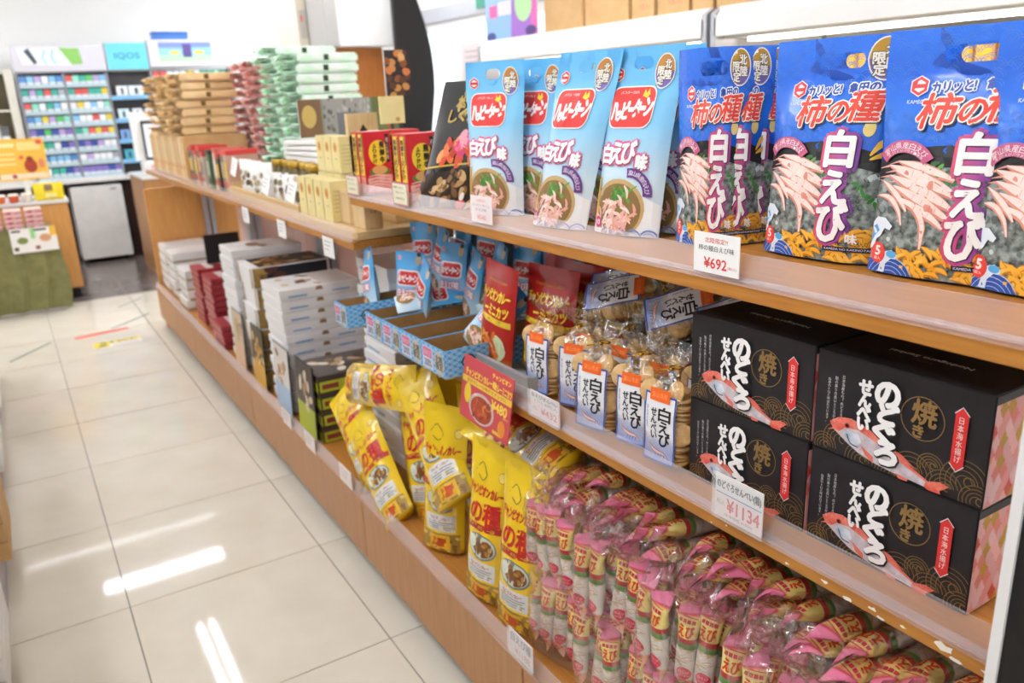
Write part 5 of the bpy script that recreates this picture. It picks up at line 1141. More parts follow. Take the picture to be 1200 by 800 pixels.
# slim gift packs in many colours
rr = random.Random(20)
pk = [('#c9a08a', '#d8403a', '#e8c22e'), ('#5c6a58', '#d8403a', '#b9a890'), ('#3a2c28', '#c8382e', '#e2b92a'), ('#e2c2b0', '#d86a5a', '#f0e6dc'), ('#4f6a44', '#2f4030', '#b9c0a8'), ('#d8b49c', '#d8403a', '#c9b8a8'), ('#c8bcae', '#c84a3e', '#8a7a6a'), ('#7a4a3a', '#d8403a', '#e0c48a')]
for k in range(11):
    c = pk[k % 8]; y = 3.86+.078*k; h = .165+rr.uniform(0, .03)
    t = thing('gift_pack', 'slim upright gift pack number %s from the wooden tray, %s' % (('one', 'two', 'three', 'four', 'five', 'six', 'seven', 'eight', 'nine', 'ten', 'eleven')[k], ('tan and red', 'grey green and red', 'dark brown and red', 'pale pink', 'dark green', 'peach and red', 'stone grey and red', 'rust brown and red')[k % 8]), 'gift pack', (.838+rr.uniform(0, .02), y, LT), 0, 'slim gift packs')
    MB().use(c[0]).box(0, .14, -.068, 0, 0, h-.022).build('pack_body', t, bevel=.002); MB().use(c[1]).box(-.001, .141, -.069, .001, h-.022, h).build('pack_lid', t, bevel=.002)
    d = D(); d.rect(-.055, h*.35, -.012, h*.72, c[2], 1, 'print'); d.ell(-.034, h*.2, .018, .014, c[1], 1, 'print'); d.attach(t, lambda u, v, hh: (-.001-hh, -.068-u, v), eps=.0008)
# standing slim cream boxes under the orange bags
mat('slim_cream', '#e2bc86', .5, var=(15, '#d8ac70'))
for k in range(13):
    y = 4.76+.085*k; t = thing('slim_box', 'slim upright tan box number %s in the row under the orange parcels' % ('one', 'two', 'three', 'four', 'five', 'six', 'seven', 'eight', 'nine', 'ten', 'eleven', 'twelve', 'thirteen')[k], 'box', (.84, y, LT), 0, 'slim tan boxes')
    MB().use(('slim_cream', '#ecd2a2', '#e0b47a')[k % 3]).box(0, .34, -.078, 0, 0, .232).build('box_body', t, bevel=.008); d = D(); d.rect(-.05, .05, -.028, .2, '#ecd9ae', 1, 'print'); d.ell(-.039, .07, .012, .014, '#d88a4a', 1.5, 'print'); d.attach(t, lambda u, v, hh: (-hh, -.078-u, v), eps=.0008)
# ---------------------------------------------------------------- paper-wrapped parcels
def parcel(key, c1, c2, cm):
    mat(key, c1, .55, var=(14, c2), bump=(30, .4)); t = thing('paper_parcel', 'x', 'parcel'); w, dp, h = .30, .22, .046; rr = random.Random(3)
    mb = MB().use(key); nx, ny = 8, 5
    mb.box(0, w, -dp/2, dp/2, 0, h-.003); mb.build('wrapped_body', t, bevel=.009)
    e = MB().use(key); n = 9
    for layer in range(3):
        z0 = .006+.013*layer; base = len(e.v)
        for i in range(n):
            y = -dp/2+.008+(dp-.016)*i/(n-1); e.v.append((.004, y, z0+.006)); e.v.append((-.035-rr.uniform(0, .03), y+rr.uniform(-.012, .012), max(.003, min(.042, z0+rr.uniform(-.008, .014)+(.01 if i % 2 else -.006)))))
        for i in range(n-1): a = base+2*i; e.f.append((a, a+1, a+3, a+2)); e.mi.append(0)
    e.build('pleated_end', t, fixn=False)
    d = D(); d.rect(w*.42, h*.22, w*.50, h*.78, cm, 1, 'seal'); d.attach(t, lambda u, v, hh: (u, -dp/2-hh, v), eps=.0008)
    return t
def parcels(proto, label, x, y, z0, n, h, seed, group):
    rr = random.Random(seed)
    for k in range(n):
        o = proto if proto['label'] == 'x' else dup(proto, '', (0, 0, 0)); o['label'] = label % ORD[n-1-k]; o['group'] = group
        o.location = (x+rr.uniform(-.02, .02), y+rr.uniform(-.015, .015), z0+k*h); o.rotation_euler = (0, 0, rr.uniform(-.06, .06))
pO = parcel('paper_orange', '#ffe4b4', '#f8d498', '#7a5a14'); pR = parcel('paper_red', '#ffab9c', '#fff2ee', '#7a2a20'); pG = parcel('paper_green', '#d0ffd8', '#fbfffb', '#33402e')
parcels(pO, 'orange paper parcel, %s in the nearest orange pile', .885, 4.92, LT+.236, 7, .0465, 1, 'orange paper parcels'); parcels(pO, 'orange paper parcel, %s in the middle orange pile', .88, 5.19, LT+.236, 7, .0465, 2, 'orange paper parcels'); parcels(pO, 'orange paper parcel, %s in the farthest orange pile', .875, 5.46, LT+.236, 7, .0465, 3, 'orange paper parcels')
parcels(pG, 'green paper parcel, %s in the nearer green pile', 1.215, 3.93, LT, 13, .0462, 4, 'green paper parcels'); parcels(pG, 'green paper parcel, %s in the farther green pile', 1.21, 4.2, LT, 14, .0462, 5, 'green paper parcels')
parcels(pR, 'red paper parcel, %s in the nearer red pile', 1.215, 4.5, LT, 13, .0462, 6, 'red paper parcels'); parcels(pR, 'red paper parcel, %s in the farther red pile', 1.225, 4.8, LT, 13, .0462, 7, 'red paper parcels')
for o in list(COL.objects):
    if o.name.startswith('paper_parcel') and o.get('group', '').startswith(('green', 'red')): pass
# photo boards and blocks behind the red cartons
def flat(name, label, cat, x, y, z, w, h, draw, m='card_white', rz=0, group=None):
    t = thing(name, label, cat, (x, y, z), rz, group); MB().use(m).box(-w/2, w/2, 0, .006, 0, h).build('board', t); d = D(); draw(d, w, h); d.attach(t, lambda u, v, hh: (u, -hh, v), eps=.0008, clip=(-w/2, 0, w/2, h)); return t
def dr_strip(d, w, h):
    rr = random.Random(6); d.rect(-w/2, 0, w/2, h, '#8f9a86', 1, 'photo')
    d.rect(-w*.5, 0, -w*.28, h, '#8a6a4c', 1.3, 'photo'); d.ell(-w*.4, h*.55, w*.07, h*.3, '#d8c070', 1.6, 'photo'); d.rect(-w*.26, 0, w*.2, h, '#a9aaa6', 1.3, 'photo')
    for k in range(60): d.ell(rr.uniform(-w*.26, w*.2), rr.uniform(0, h), w*.015, h*.07, rr.choice(['#8c8c86', '#d0d0d0', '#6f706a', '#b9bab6']), 1.5+.01*k, 'photo', 7)
    d.rect(-w*.13, 0, w*.08, h*.62, '#7f8286', 2.2, 'photo'); d.rect(w*.22, 0, w*.5, h, '#6f7a48', 1.4, 'photo'); d.ell(w*.34, h*.6, w*.05, h*.28, '#d8b83a', 2, 'photo'); d.ell(w*.4, h*.3, w*.05, h*.18, '#b8603a', 2, 'photo')
def dr_strip2(d, w, h):
    e = D(); dr_strip(e, w, .135)
    d.rect(-w/2, 0, w/2, h, '#9a948c', .5, 'photo')
    for v, f, m, lev, g in e.L: d.add([(x, y+h-.135) for x, y in v], f, m, lev, g)
flat('photo_board', 'wide photo board of a white building and fruit, standing behind the cream boxes', 'sign', 1.155, 3.02, LT+.255, .40, .135, dr_strip)
for o in COL.objects:
    if o.name == 'photo_board':
        for sx in (-.05, .15): MB().use('dark_metal').box(sx-.006, sx+.006, .006, .014, -.255, .05).build('stand_post', o)
def dr_tri(d, w, h): d.poly([(-w*.18, h*.05), (w*.2, h*.05), (0, h*.5)], '#1c1a18', 1, 'mark')
t = flat('wooden_sign', 'raw wooden block with a black triangle', 'sign', 1.035, 2.6, LT+.27, .105, .07, dr_tri, 'wood_raw')
MB().use('wood_raw').box(-.05, .05, .006, .03, -.27, .07).build('post', t)
def dr_food(d, w, h):
    rr = random.Random(9); d.rect(-w/2, 0, w/2, h, '#2a1c14', .8, 'photo')
    for k in range(22): d.ell(rr.uniform(-w*.45, w*.45), rr.uniform(0, h), w*.16, h*.08, rr.choice(['#c98a44', '#8a4f22', '#e2b070', '#5a3418', '#d87a3a']), 1+.03*k, 'photo', 9, rr.uniform(0, 3))
t = flat('photo_card', 'tall dark food photo card on a stand above the cream note', 'sign', 1.14, 2.52, 1.46, .085, .14, dr_food, 'black'); MB().use('dark_metal').box(-.006, .006, .006, .016, LT-1.46, .1).build('stand_post', t); MB().use('dark_metal').box(-.04, .04, -.01, .05, LT-1.46, LT-1.456).build('stand_foot', t)
t = flat('note_card', 'cream note card hanging below the tall food photo', 'sign', 1.1, 2.5, 1.375, .085, .085, lambda d, w, h: d.ell(w*.2, h*.15, .008, .007, '#c9963a', 1, 'crest'), 'cream_box'); MB().use('dark_metal').box(-.004, .004, .006, .012, LT-1.375, .06).build('stand_post', t)
# ================================================================ checkout area at the back
RED, YEL = '#e8564a', '#f2dc2e'
# counter at the back left
t = thing('counter', 'wooden checkout counter behind the green cloth table', 'counter', (0, 7.36, 0))
MB().use('wood_orange').box(-1.6, .385, 0, .6, .09, .775).build('counter_body', t); MB().use('kick').box(-1.6, .36, .03, .6, 0, .09).build('kick_plate', t); MB().use('white_metal').box(-1.62, .4, -.02, .62, .775, .80).build('countertop', t, bevel=.003)
CT = .801
t = thing('cloth_table', 'table covered to the floor with an olive green cloth', 'table', (-.13, 7.12, 0)); mat('cloth_green', '#838050', .8, var=(18, '#757244'))
mb = MB().use('cloth_green'); n = 80; w, dp = .36, .13
per = [(-w, -dp), (w, -dp), (w, dp), (-w, dp)]
for j in range(9):
    z = .64*(1-j/8)+.025*j/8
    for k in range(n):
        q = k/n*4; a = int(q) % 4; f = q-int(q); p0, p1 = per[a], per[(a+1) % 4]; x = p0[0]+(p1[0]-p0[0])*f; y = p0[1]+(p1[1]-p0[1])*f
        wv = (1+.13*(j/8)**.6*sin(k*1.57+j*.25)+.03*j/8); mb.v.append((x*wv+.03*j/8*sin(j*.5), y*(wv+.06*j/8), z))
for j in range(8):
    for k in range(n): a = j*n+k; b = j*n+(k+1) % n; mb.f.append((a, b, b+n, a+n)); mb.mi.append(0)
mb.f.append(tuple(range(n))); mb.mi.append(0); mb.build('tablecloth', t, smooth=False)
MB().use('white_metal').box(-.35, .35, -.12, .12, .005, .022).build('base_board', t); MB().use('white_metal').box(-.34, .34, -.11, .11, .6, .637).build('tabletop', t)
for x in (-.32, .32):
    for y in (-.1, .1): MB().use('grey_metal').box(x-.012, x+.012, y-.012, y+.012, 0, .6).build('leg', t)
mat('pack_red', '#c23f58', .4, var=(30, '#e8c0c4'))
for s in range(3):
    for k in range(4):
        t = thing('food_pack', 'pink and white food pack, %s in the %s stack on the green table' % (ORD[3-k], ('left', 'middle', 'right')[s]), 'food pack', (-.14+.135*s, 7.08, .642+.036*k), 0, 'pink and white food packs')
        MB().use('pack_red').box(-.058, .058, -.06, .06, 0, .02).build('pack_body', t, bevel=.003); MB().use('#f0d8cc').box(-.056, .056, -.058, .058, .02, .034).build('pack_lid', t, bevel=.004)
def dr_sheet(d, w, h):
    d.ell(-w*.25, h*.5, w*.12, h*.14, '#7a8a48', 1, 'picture'); d.ell(w*.25, h*.55, w*.13, h*.16, '#d8a07a', 1, 'picture'); d.rect(-w*.06, h*.55, w*.04, h, '#9ad88a', 1, 'picture'); d.rect(w*.36, h*.6, w*.5, h, '#f2c24a', 1, 'picture'); d.rect(-w*.46, h*.86, -w*.26, h*.94, '#3a3a3a', 1, 'picture'); d.rect(w*.02, h*.86, w*.3, h*.94, '#3a3a3a', 1, 'picture'); d.rect(-w*.46, h*.1, -w*.36, h*.25, '#5a3a3a', 1, 'picture'); d.rect(-w*.0, h*.1, w*.1, h*.25, '#8a4a5a', 1, 'picture')
flat('paper_sheet', 'white paper sheet with two dish photos pinned to the green cloth', 'sign', .1, 6.965, .47, .3, .18, dr_sheet)
def dr_poster(d, w, h):
    d.rect(-w/2, 0, w/2, h, '#f4c04a', 1, 'print'); d.rect(-w*.48, h*.04, w*.48, h*.16, '#f7e6c8', 1.3, 'print'); d.rect(-w*.46, h*.8, -w*.1, h*.9, '#fbe9a8', 1.3, 'print'); d.rect(-w*.05, h*.72, w*.42, h*.92, '#f7dc8a', 1.3, 'print')
    d.ell(w*.16, h*.34, w*.13, h*.17, '#a83a22', 1.6, 'print'); d.ell(w*.16, h*.5, w*.07, h*.07, '#8a2c1a', 1.8, 'print'); d.ell(w*.38, h*.38, w*.06, h*.12, '#e88a6a', 1.6, 'print'); d.ell(-w*.2, h*.1, w*.05, h*.05, '#a8485a', 1.6, 'print'); d.ell(w*.4, h*.9, w*.07, h*.06, '#e0604a', 1.6, 'print'); d.ell(-w*.0, h*.55, w*.05, h*.05, '#e8604a', 1.6, 'print')
    for k in range(3): d.rect(-w*.46, h*(.62-.12*k), -w*.12, h*(.66-.12*k), '#fae3a0', 1.4, 'print')
t = flat('poster_stand', 'yellow poster with a red roast picture standing on the counter', 'sign', .14, 7.5, .96, .34, .315, dr_poster, 'card_white'); MB().use('white_metal').box(-.15, .15, -.03, .1, CT-.96, CT-.945).build('foot', t); MB().use('white_metal').box(-.02, .02, .006, .02, CT-.955, .1).build('post', t)
t = thing('gift_bag', 'small bright yellow bag lying on the counter', 'bag', (.275, 7.405, CT+.001), 0); f = pouch(.22, .13, .07, 5, .006, top=1.2, base=.5); put('bag_body', pouch_mesh('bag_body', .22, .13, f, mat('bag_lemon', '#f0d81e', .35), 10, 8), t)
d = D(); d.rect(-.03, .07, .03, .12, '#8a6a4c', 1, 'print'); d.rect(-.03, .02, .05, .05, '#f2e8a0', 1, 'print'); d.attach(t, lambda u, v, h: f(u, v, h, -1), (crv(-.11, .11, 9), crv(0, .13, 7)), .0015)
for k, (x, c) in enumerate(((-.06, '#e87a3a'), (.03, '#d8562e'), (.12, '#f0e6dc'))):
    t = thing('sweets_cup', '%s sweets cup on the counter below the poster' % ('orange', 'red-orange', 'white')[k], 'cup', (x, 7.42, CT+.0005), 0, 'sweets cups'); MB().use(c).lathe([(.03, 0), (.038, .05), (.04, .052)], 14).build('cup', t, smooth=True); MB().use('#f3e2d4').lathe([(.041, .052), (.041, .058), (.03, .066), (.005, .068)], 14).build('cup_lid', t, smooth=True)
# back counter with white chest, cigarette wall
t = thing('back_counter', 'white worktop counter below the cigarette wall', 'counter', (0, 9.0, 0)); MB().use('white_metal').box(-1.0, 2.3, 0, .5, .79, .83).build('worktop', t, bevel=.003)
for x in (-1.0, -.2, 1.12, 2.26): MB().use('wood_panel').box(x, x+.04, .02, .5, 0, .79).build('support_panel', t)
MB().use('dark_metal').box(-.95, 2.26, .46, .5, 0, .79).build('rear_panel', t)
t = thing('chest_cabinet', 'white metal cabinet under the back counter', 'cabinet', (.745, 8.98, 0)); MB().use('white_metal').box(-.23, .23, .03, .45, .04, .75).build('cabinet_body', t, bevel=.004); dd_ = MB().use(mat('cab_door', '#e6e5e2', .4, var=(8, '#deddd9'))).box(-.228, .228, 0, .028, .05, .745).build('cabinet_door', t, bevel=.004); MB().use('dark_metal').box(.12, .17, -.003, 0, .71, .72).build('badge', dd_)
for x in (-.2, .2): MB().use('kick').box(x-.02, x+.02, .05, .4, 0, .04).build('foot', t)
for k in range(3): tag(MB().use('#4a2a22').tube([(1.02+.02*k, 9.1, .0), (1.03+.03*k, 9.08, .3), (1.0+.03*k, 9.1, .6), (1.01+.02*k, 9.12, .78)], .008, 6).build('cable'), 'dark cable hanging beside the white cabinet, %s one' % ('left', 'middle', 'right')[k], 'cable', 'cables beside the cabinet')
# cigarette rack
rk = thing('cigarette_rack', 'tall grey rack full of cigarette packs behind the checkout', 'rack', (0, 9.2, 0))
mat('rack_grey', '#8d8f96', .4); mat('strip', '#b7cbd2', .4)
MB().use('dark_metal').box(.27, 2.24, .1, .12, .83, 1.82).build('back_panel', rk)
rows = [1.702-.1225*k for k in range(8)]
for x in (.262, .655, 1.03, 1.44, 2.23): MB().use('rack_grey').box(x, x+.022, -.01, .1, .831, 1.82).build('divider', rk)
for x0, x1 in ((.284, .655), (.677, 1.03)):
    for z in rows: s = MB().use('rack_grey').box(x0, x1, -.008, .1, z-.012, z).build('shelf', rk); MB().use('strip').box(x0, x1, -.014, -.008, z-.02, z+.012).build('price_strip', s)
def lightbox(label, x0, x1, z0, z1, draw, y=9.18):
    t = thing('sign_box', label, 'sign', (x0, y, z0), 0, 'header signs over the cigarette wall'); MB().use(mat('sign_grey', '#d6d2da', .5)).box(0, x1-x0, 0, .14, 0, z1-z0).build('sign_case', t, bevel=.003); d = D(); draw(d, x1-x0, z1-z0); d.attach(t, lambda u, v, h: (u, -h, v), eps=.002, clip=(0, 0, x1-x0, z1-z0))
def h1(d, w, h):
    d.poly([(w*.1, h*.28), (w*.62, h*.24), (w*.66, h*.92), (w*.06, h*.92)], '#f4f7f6', 1, 'print'); d.stroke([(w*.16, h*.86), (w*.24, h*.32)], [.05, .035], '#3f4a5a', 2, 'print', 1); d.stroke([(w*.36, h*.85), (w*.32, h*.5), (w*.36, h*.3)], .018, '#9ad0e8', 2, 'print'); d.stroke([(w*.44, h*.85), (w*.42, h*.5), (w*.46, h*.3)], .018, '#9ad0e8', 2, 'print'); d.poly([(w*.5, h*.92), (w*.72, h*.9), (w*.74, h*.28), (w*.62, h*.26)], '#86c060', 1.6, 'print')
lightbox('white header sign with a device picture over the left cigarette columns', .265, 1.055, 1.83, 2.06, h1)
def h2(d, w, h): d.rect(.004, .004, w-.004, h-.004, '#6fd0e2', 1, 'print'); d.text('IQOS', w*.5, h*.5, w*.6, h*.25, '#3f9ab8', 2, 'lettering', bold=.002)
lightbox('turquoise header sign with four letters', 1.065, 1.445, 1.83, 2.085, h2)
def h3(d, w, h):
    d.rect(w*.13, h*.2, w*.78, h*.9, '#8fc8e8', 1, 'print'); d.rect(w*.13, h*.2, w*.78, h*.42, '#b5e6b0', 1.4, 'print'); d.rect(w*.13, h*.7, w*.78, h*.9, '#7a8ad8', 1.4, 'print'); d.rect(w*.42, h*.34, w*.53, h*.84, '#5a4a8a', 2, 'print'); d.ell(w*.32, h*.52, w*.07, h*.07, '#f2cc3a', 2, 'print'); d.ell(w*.62, h*.52, w*.07, h*.07, '#f2cc3a', 2, 'print')
lightbox('white header sign with a purple device and yellow bubbles', 1.455, 2.24, 1.85, 2.11, h3)
t = thing('storage_box', 'flat blue box lying on top of the header sign', 'box', (1.69, 9.25, 2.111)); MB().use('#3f78c4').box(-.17, .17, -.06, .06, 0, .05).build('box_body', t, bevel=.003); MB().use('#2f62ac').box(-.173, .173, -.063, .063, .045, .075).build('box_lid', t, bevel=.003)
rr = random.Random(33)
CM = {}
pal = [('blue', '#5a8fd0'), ('light blue', '#86c2e6'), ('teal', '#3fae9c'), ('green', '#5fbf6a'), ('white', '#eef0f2'), ('violet', '#8a7ac0'), ('navy', '#3c58a8'), ('red-topped', '#e0605a'), ('yellow', '#e6cf4a'), ('lilac', '#b9a4d4'), ('mint', '#8fdcc4'), ('grey', '#a9b0ba')]
rowpal = [[0, 1, 9, 4, 1, 0, 7, 10, 2, 3, 9, 1], [2, 9, 2, 7, 2, 11, 2, 7, 7, 2, 2, 8], [7, 10, 4, 2, 1, 4, 4, 8, 4, 1, 4, 10], [0, 1, 8, 9, 3, 10, 1, 4, 4, 7, 4, 8], [5, 6, 3, 6, 9, 5, 2, 10, 7, 8, 7, 8], [2, 3, 2, 4, 6, 5, 6, 5, 6, 9, 4, 4], [6, 0, 1, 1, 1, 0, 4, 9, 4, 4, 4, 11], [0, 4, 2, 2, 6, 5, 5, 5, 5, 5, 6, 5]]
def pack_me(i):
    if i not in CM:
        mb = MB(); mb.use(mat('pk%d' % i, pal[i][1], .35)).box(-.027, .027, -.011, .011, .034, .088); mb.use(mat('pkw%d' % i, '#dfe4ea' if i % 2 else '#cfd8dc', .4)).box(-.027, .027, -.011, .011, 0, .034); CM[i] = mb.mesh('pack')
    return CM[i]
NW = ['first', 'second', 'third', 'fourth', 'fifth', 'sixth', 'seventh', 'eighth']
for r, z in enumerate(rows):
    for c in range(12):
        i = rowpal[r][c]; x = (.284+.371*(c+.5)/6) if c < 6 else (.677+.353*(c-5.5)/6)
        if r == 7 and False: continue
        tag(put('cigarette_pack', pack_me(i), None, (x, 9.214, z+.0005)), '%s cigarette pack, %s from left in the %s row of the %s column' % (pal[i][0], NW[c % 6], NW[r], 'left' if c < 6 else 'second'), 'cigarette pack', 'cigarette packs in the rack')
# device display under the turquoise sign
for k, z in enumerate((1.58, 1.36, 1.16, .965)):
    s = MB().use('rack_grey').box(1.052, 1.44, -.01, .1, z-.015, z).build('shelf', rk); MB().use('#7fb6dc').box(1.052, 1.44, -.016, -.01, z-.03, z+.01).build('price_strip', s)
for k, (x, z, w, c) in enumerate(((1.16, 1.581, .1, '#f2f3f5'), (1.29, 1.581, .13, '#eef3f6'), (1.14, 1.361, .1, '#d5eaf2'), (1.27, 1.361, .09, '#e8e9ee'), (1.38, 1.361, .07, '#f2f3f5'), (1.12, 1.161, .09, '#7fa6dc'), (1.26, 1.161, .09, '#b88ab0'), (1.13, .966, .1, '#48b0c4'), (1.3, .831, .11, '#f0b032'))):
    t = thing('device_box', 'small %s display box number %s under the turquoise sign' % (('white', 'pale', 'ice blue', 'grey white', 'white', 'blue', 'mauve', 'turquoise', 'orange')[k], ('one', 'two', 'three', 'four', 'five', 'six', 'seven', 'eight', 'nine')[k]), 'box', (x, 9.24, z+.0005), 0, 'device boxes'); MB().use(c).box(-w/2, w/2, -.03, .03, 0, .1).build('box_body', t, bevel=.002); MB().use('#4a5060').box(-w*.12, w*.12, -.032, -.03, .02, .08).build('device_print', t)
for z in (1.72,): s = MB().use('rack_grey').box(1.462, 2.23, -.01, .1, z-.015, z).build('shelf', rk)
for c in range(11): i = [7, 7, 4, 4, 4, 8, 4, 2, 2, 10, 2][c]; tag(put('cigarette_pack', pack_me(i), None, (1.5+.066*c, 9.214, 1.7205)), '%s cigarette pack, number %s from left under the right header sign' % (pal[i][0], ['one', 'two', 'three', 'four', 'five', 'six', 'seven', 'eight', 'nine', 'ten', 'eleven'][c]), 'cigarette pack', 'cigarette packs in the rack')
# side shelf left of the rack
t = thing('side_shelf', 'beige shelf unit left of the cigarette rack', 'shelf', (-.35, 9.2, 0)); mat('beige', '#d8d2c4', .5)
MB().use('beige').box(.52, .59, -.03, .3, .831, 1.86).build('side_panel', t); MB().use('beige').box(-.6, -.54, -.03, .3, .831, 1.86).build('side_panel', t); MB().use('#8a7f62').box(-.54, .52, .28, .3, .83, 1.86).build('back_panel', t)
for z in (.852, 1.18, 1.5, 1.84): MB().use('beige').box(-.54, .52, -.02, .28, z-.02, z).build('shelf', t)
for k, (x, z, c) in enumerate(((.05, 1.5, '#c05a60'), (.02, 1.18, '#d8d6d2'), (.09, 1.18, '#6a6a70'), (.03, .84, '#a89a78'), (-.1, 1.5, '#9ab86a'))):
    q = thing('stock_box', '%s stock box on the beige side shelf' % ('pink red', 'pale', 'dark grey', 'tan', 'green')[k], 'box', (x, 9.3, z+.013 if z < 1 else z+.001), 0, 'stock boxes'); MB().use(c).box(-.03, .03, -.05, .05, 0, .17).build('box_body', q, bevel=.003); MB().use('#e8e6e2').box(-.031, .031, -.051, -.05, .03, .08).build('box_label', q)
# side counter past the near racks with terminal
t = thing('side_counter', 'narrow wooden counter past the far rack end', 'counter', (1.02, 7.75, 0)); MB().use('wood_panel').box(0, .6, 0, .85, .0, .865).build('counter_body', t); MB().use('white_metal').box(-.01, .61, -.01, .86, .865, .885).build('countertop', t, bevel=.002)
t = thing('card_terminal', 'white payment terminal with upright tablet on the side counter', 'terminal', (1.15, 7.9, .886)); t.scale = (1.3, 1.3, 1.3); MB().use('card_white').box(-.07, .1, -.06, .12, 0, .1).build('terminal_body', t, bevel=.012); MB().use('#e89aa8').box(-.03, .05, -.0615, -.06, .05, .075).build('label_patch', t)
tb = MB().use('black').box(-.04, .1, .02, .035, .1, .36).build('tablet', t); MB().use('#e6ecf6').box(-.028, .088, .018, .02, .12, .34).build('screen', tb); MB().use('card_white').box(-.1, .08, .06, .08, .1, .42).build('leaflet', t)
t = thing('paper_pad', 'white paper pad lying at the side counter edge', 'paper', (1.2, 7.78, .886)); MB().use('card_white').box(-.1, .1, -.015, .04, 0, .006).build('sheet', t, bevel=.001)
flat('window_notice', 'pale pink paper notice stuck on the glass door', 'sign', 4.005, 7.05, 1.5, .55, .42, lambda d, w, h: [d.rect(-w*.4, h*(.8-.12*k), w*(.4-.1*(k % 3)), h*(.84-.12*k), '#c9aeb4', 1, 'small_print') for k in range(6)], mat('notice', '#e8dadc', .6), rz=SHELF_R)
# ================================================================ floor markings
def mark(name, label, p0, p1, w, c, z=.0012):
    v = Vector((p1[0]-p0[0], p1[1]-p0[1])); L = v.length; a = atan2(v.y, v.x); tag(MB().use(c).box(0, L, -w/2, w/2, 0, .001).build(name, None, (p0[0], p0[1], z-.001), a), label, 'floor tape', 'floor tape')
mark('floor_tape', 'red tape strip on the floor before the stop sticker', (.196, 5.988), (.532, 6.05), .05, mat('tape_red', RED, .5))
mark('floor_tape', 'grey tape strip on the floor at the left, near the green table', (-.186, 5.68), (.055, 6.005), .018, mat('tape_grey', '#6f7670', .5)); mark('floor_tape', 'grey tape strip on the floor nearest the dark tiles', (.557, 6.764), (.75, 6.984), .018, 'tape_grey'); mark('floor_tape', 'grey tape strip on the floor beside the rack end', (.434, 6.104), (.72, 6.391), .018, 'tape_grey')
t = thing('floor_sticker', 'yellow and white stop sticker on the floor', 'sticker', (.285, 5.63, .0002)); MB().use('card_white').box(0, .28, 0, .13, 0, .001).build('sheet', t)
d = D(); d.rect(.0, .07, .28, .13, YEL, 1, 'print'); d.rect(0, 0, .09, .07, YEL, 1, 'print'); d.text('STOP', .15, .1, .22, .04, '#3a3a2a', 2, 'lettering', bold=.002); d.ell(.05, .035, .028, .018, '#3c3c34', 2, 'print'); d.rect(.11, .02, .26, .05, '#d8c8d0', 2, 'print'); d.attach(t, lambda u, v, h: (u, v, .001+h), eps=.0004)
# ================================================================ left rack stock
for k, (y, w, h, c, n) in enumerate(((2.9, .34, .19, 'carton', 'brown cardboard carton'), (3.75, .5, .12, 'box_white', 'low white package'), (4.6, .5, .16, 'box_white', 'white package'), (2.2, .4, .16, 'box_white', 'pale package'))):
    t = thing('stock_carton', '%s on the low rack at the left picture edge, number %s' % (n, ('one', 'two', 'three', 'four')[k]), 'carton', (-.42, y, .131), 0, 'stock on the left rack')
    for q in range(3): MB().use(c).box(-.17, .17+(.045 if k == 0 else .03), -w/2, w/2, h*q/3, h*(q+1)/3-.003).build('layer', t, bevel=.002)
# ================================================================ right side: chilled case, cabinet, dark curved panel
mat('case_white', '#f0efec', .35); mat('led', '#fff8ee', .5, emit=6)
def chill(label, y0, y1):
    t = thing('chilled_case', label, 'fridge', (2.9, y0, 0), 0, 'open chilled cases'); L = y1-y0
    MB().use('case_white').box(.1, .9, 0, L, 0, .35).build('case_base', t, bevel=.01); MB().use('case_white').box(.82, .9, 0, L, .35, 1.78).build('case_back', t)
    MB().use('case_white').prism([(.0, 1.66), (.0, 1.74), (.04, 1.79), (.9, 1.79), (.9, 1.7), (.12, 1.66)], 0.02, L-.02, 'y').build('canopy', t)
    MB().use('led').box(.14, .2, .1, L-.1, 1.635, 1.65).build('light_strip', t); MB().use('case_white').box(.06, .3, .03, L-.03, 1.65, 1.66).build('light_shelf', t)
    for z in (.62, .94, 1.28): MB().use('case_white').box(.25, .82, .03, L-.03, z-.02, z).build('shelf', t)
    for y in (0, L-.03):
        s = MB().use('grey_metal').prism([(.0, 1.62), (.0, 1.76), (.05, 1.79), (.12, 1.79), (.16, 1.5), (.2, 1.2), (.12, .35), (.04, .35), (.1, 1.2), (.08, 1.5)], y, y+.03, 'y').build('end_frame', t)
    return t
chill('open white chilled case beyond the pale blue bags', 2.93, 5.08); chill('open white chilled case beyond the dark blue bags', .6, 2.9)
rr = random.Random(40)
for k in range(16):
    c = ['#f0bc28', '#eec23c', '#e8a820'][k % 3]; t = thing('drink_pack', 'yellow pack number %s in the chilled case behind the blue bags' % ['one', 'two', 'three', 'four', 'five', 'six', 'seven', 'eight', 'nine', 'ten', 'eleven', 'twelve', 'thirteen', 'fourteen', 'fifteen', 'sixteen'][k], 'pack', (3.28, 1.3+.085*k, 1.281), 0, 'yellow packs'); MB().use(c).box(-.04, .04, -.036, .036, 0, .32).build('pack_body', t, bevel=.006); MB().use('#4a3a1a').lathe([(.02, .32), (.02, .335)], 10).build('cap', t)
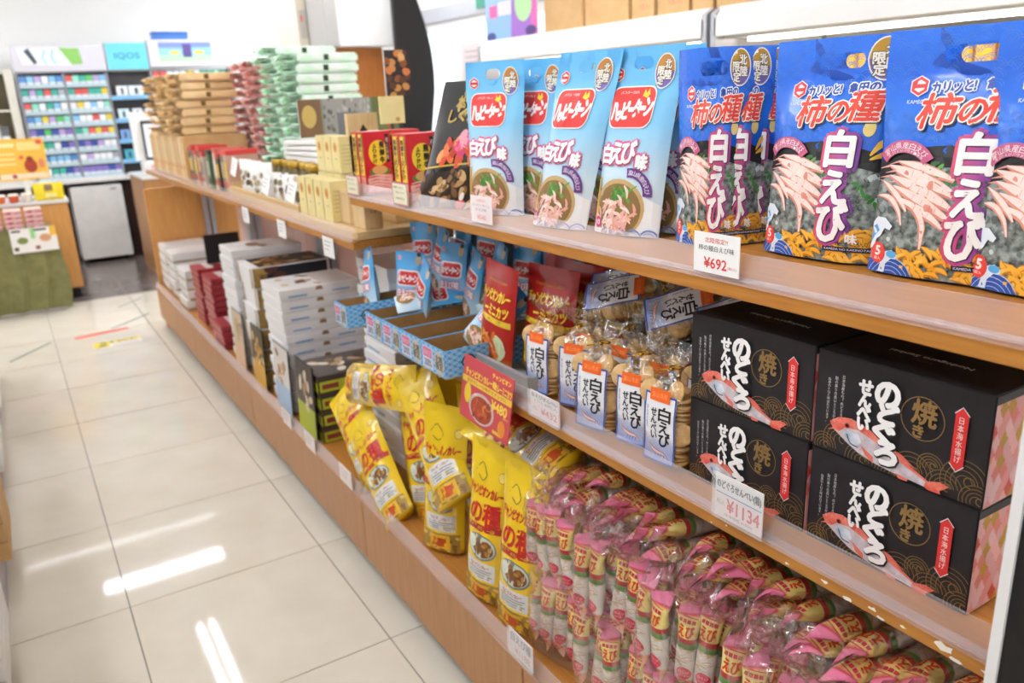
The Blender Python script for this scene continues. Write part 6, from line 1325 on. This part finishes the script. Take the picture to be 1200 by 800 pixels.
for k, (y0, y1) in enumerate(((3.99, 4.38), (3.58, 3.97), (3.38, 3.56), (3.13, 3.36), (2.97, 3.11), (2.6, 2.95), (2.2, 2.58))):
    t = thing('cardboard_carton', 'brown cardboard carton number %s from the poster on top of the chilled case' % ['one', 'two', 'three', 'four', 'five', 'six', 'seven'][k], 'carton', (2.98, (y0+y1)/2, 1.791), 0, 'cartons on the chilled case'); w = y1-y0; MB().use('carton').box(0, .35, -w/2, w/2, 0, .28).build('carton_body', t, bevel=.004); MB().use('#d2b07a').box(-.001, .351, -.02, .02, .281, .2815).build('tape', t)
    if k in (2, 3, 4, 5): d = D(); d.rect(-w*.3, .15, w*.3, .19, '#8a6a4a', 1, 'print'); d.text('15入', w*.1, .06, w*.4, .035, '#d87a5a', 1, 'print'); d.attach(t, lambda u, v, h: (-h, -u, v), eps=.001)
def dr_promo(d, w, h):
    d.rect(-w/2, 0, w/2, h, '#8fb8e6', 1, 'print'); d.poly([(0, 0), (w/2, 0), (w/2, h), (w*.05, h)], '#a06ac8', 1.3, 'print'); d.rect(w*.38, 0, w/2, h, '#d860b0', 1.6, 'print'); d.ell(w*.25, h*.55, w*.16, h*.3, '#b0dca0', 2, 'print'); d.rect(-w*.42, h*.4, -w*.26, h*.62, '#e85a9a', 2, 'print'); d.rect(-w*.24, h*.42, w*.02, h*.66, '#e8d8ee', 2, 'print'); d.ell(-w*.4, h*.06, w*.1, h*.08, '#2f3f8a', 2, 'print'); d.ell(w*.38, h*.08, w*.1, h*.09, '#4a2a7a', 2.2, 'print')
flat('promo_board', 'blue and purple promotional board on top of the chilled case', 'sign', 2.95, 4.72, 1.792, .62, .34, dr_promo, rz=SHELF_R)
t = thing('wall_cabinet', 'white and grey box unit high on the back pillar', 'cabinet', (2.36, 6.5, 1.86)); MB().use('case_white').box(.1, .6, 0, .45, 0, .62).build('cabinet_front', t, bevel=.006); MB().use(mat('grey_side', '#b4b2ae', .5)).box(0, .1, .02, .45, 0, .62).build('cabinet_side', t, bevel=.004)
t = MB().use(mat('beige_wall', '#dcd3c2', .6)).box(2.28, 2.98, 6.95, 7.5, 0, 2.75).build('wall_pillar'); struct(t)
t = thing('wall_meter', 'small grey thermometer on the beige pillar', 'meter', (2.3, 6.945, 1.95)); MB().use('#bdb8b0').box(-.0, .045, -.012, 0, 0, .22).build('meter_body', t); MB().use(RED).box(.005, .02, -.0135, -.012, .13, .18).build('scale_mark', t)
tag(MB().use(mat('board_brown', '#b5702e', .5, var=(6, '#a86426', (8, 8, 1)))).box(2.45, 2.86, 6.6, 6.63, 0, 1.855).build('wood_board'), 'brown wooden board below the white wall cabinet', 'board')
pts = [(2.88, 0), (2.88, 2.5), (2.97, 2.5)]+[(2.97+.235*sin(pi*q/2*.98), 2.5-.85*q) for q in (.2, .4, .6, .8, 1)]+[(3.2, 1.5), (3.17, 1.3), (3.12, 1.0), (3.05, .5), (3.0, 0)]
tag(MB().use(mat('dark_brown', '#191213', .5)).prism(pts, 6.36, 6.41, 'y').build('display_end_panel'), 'tall dark brown end panel with a curved right edge', 'panel')
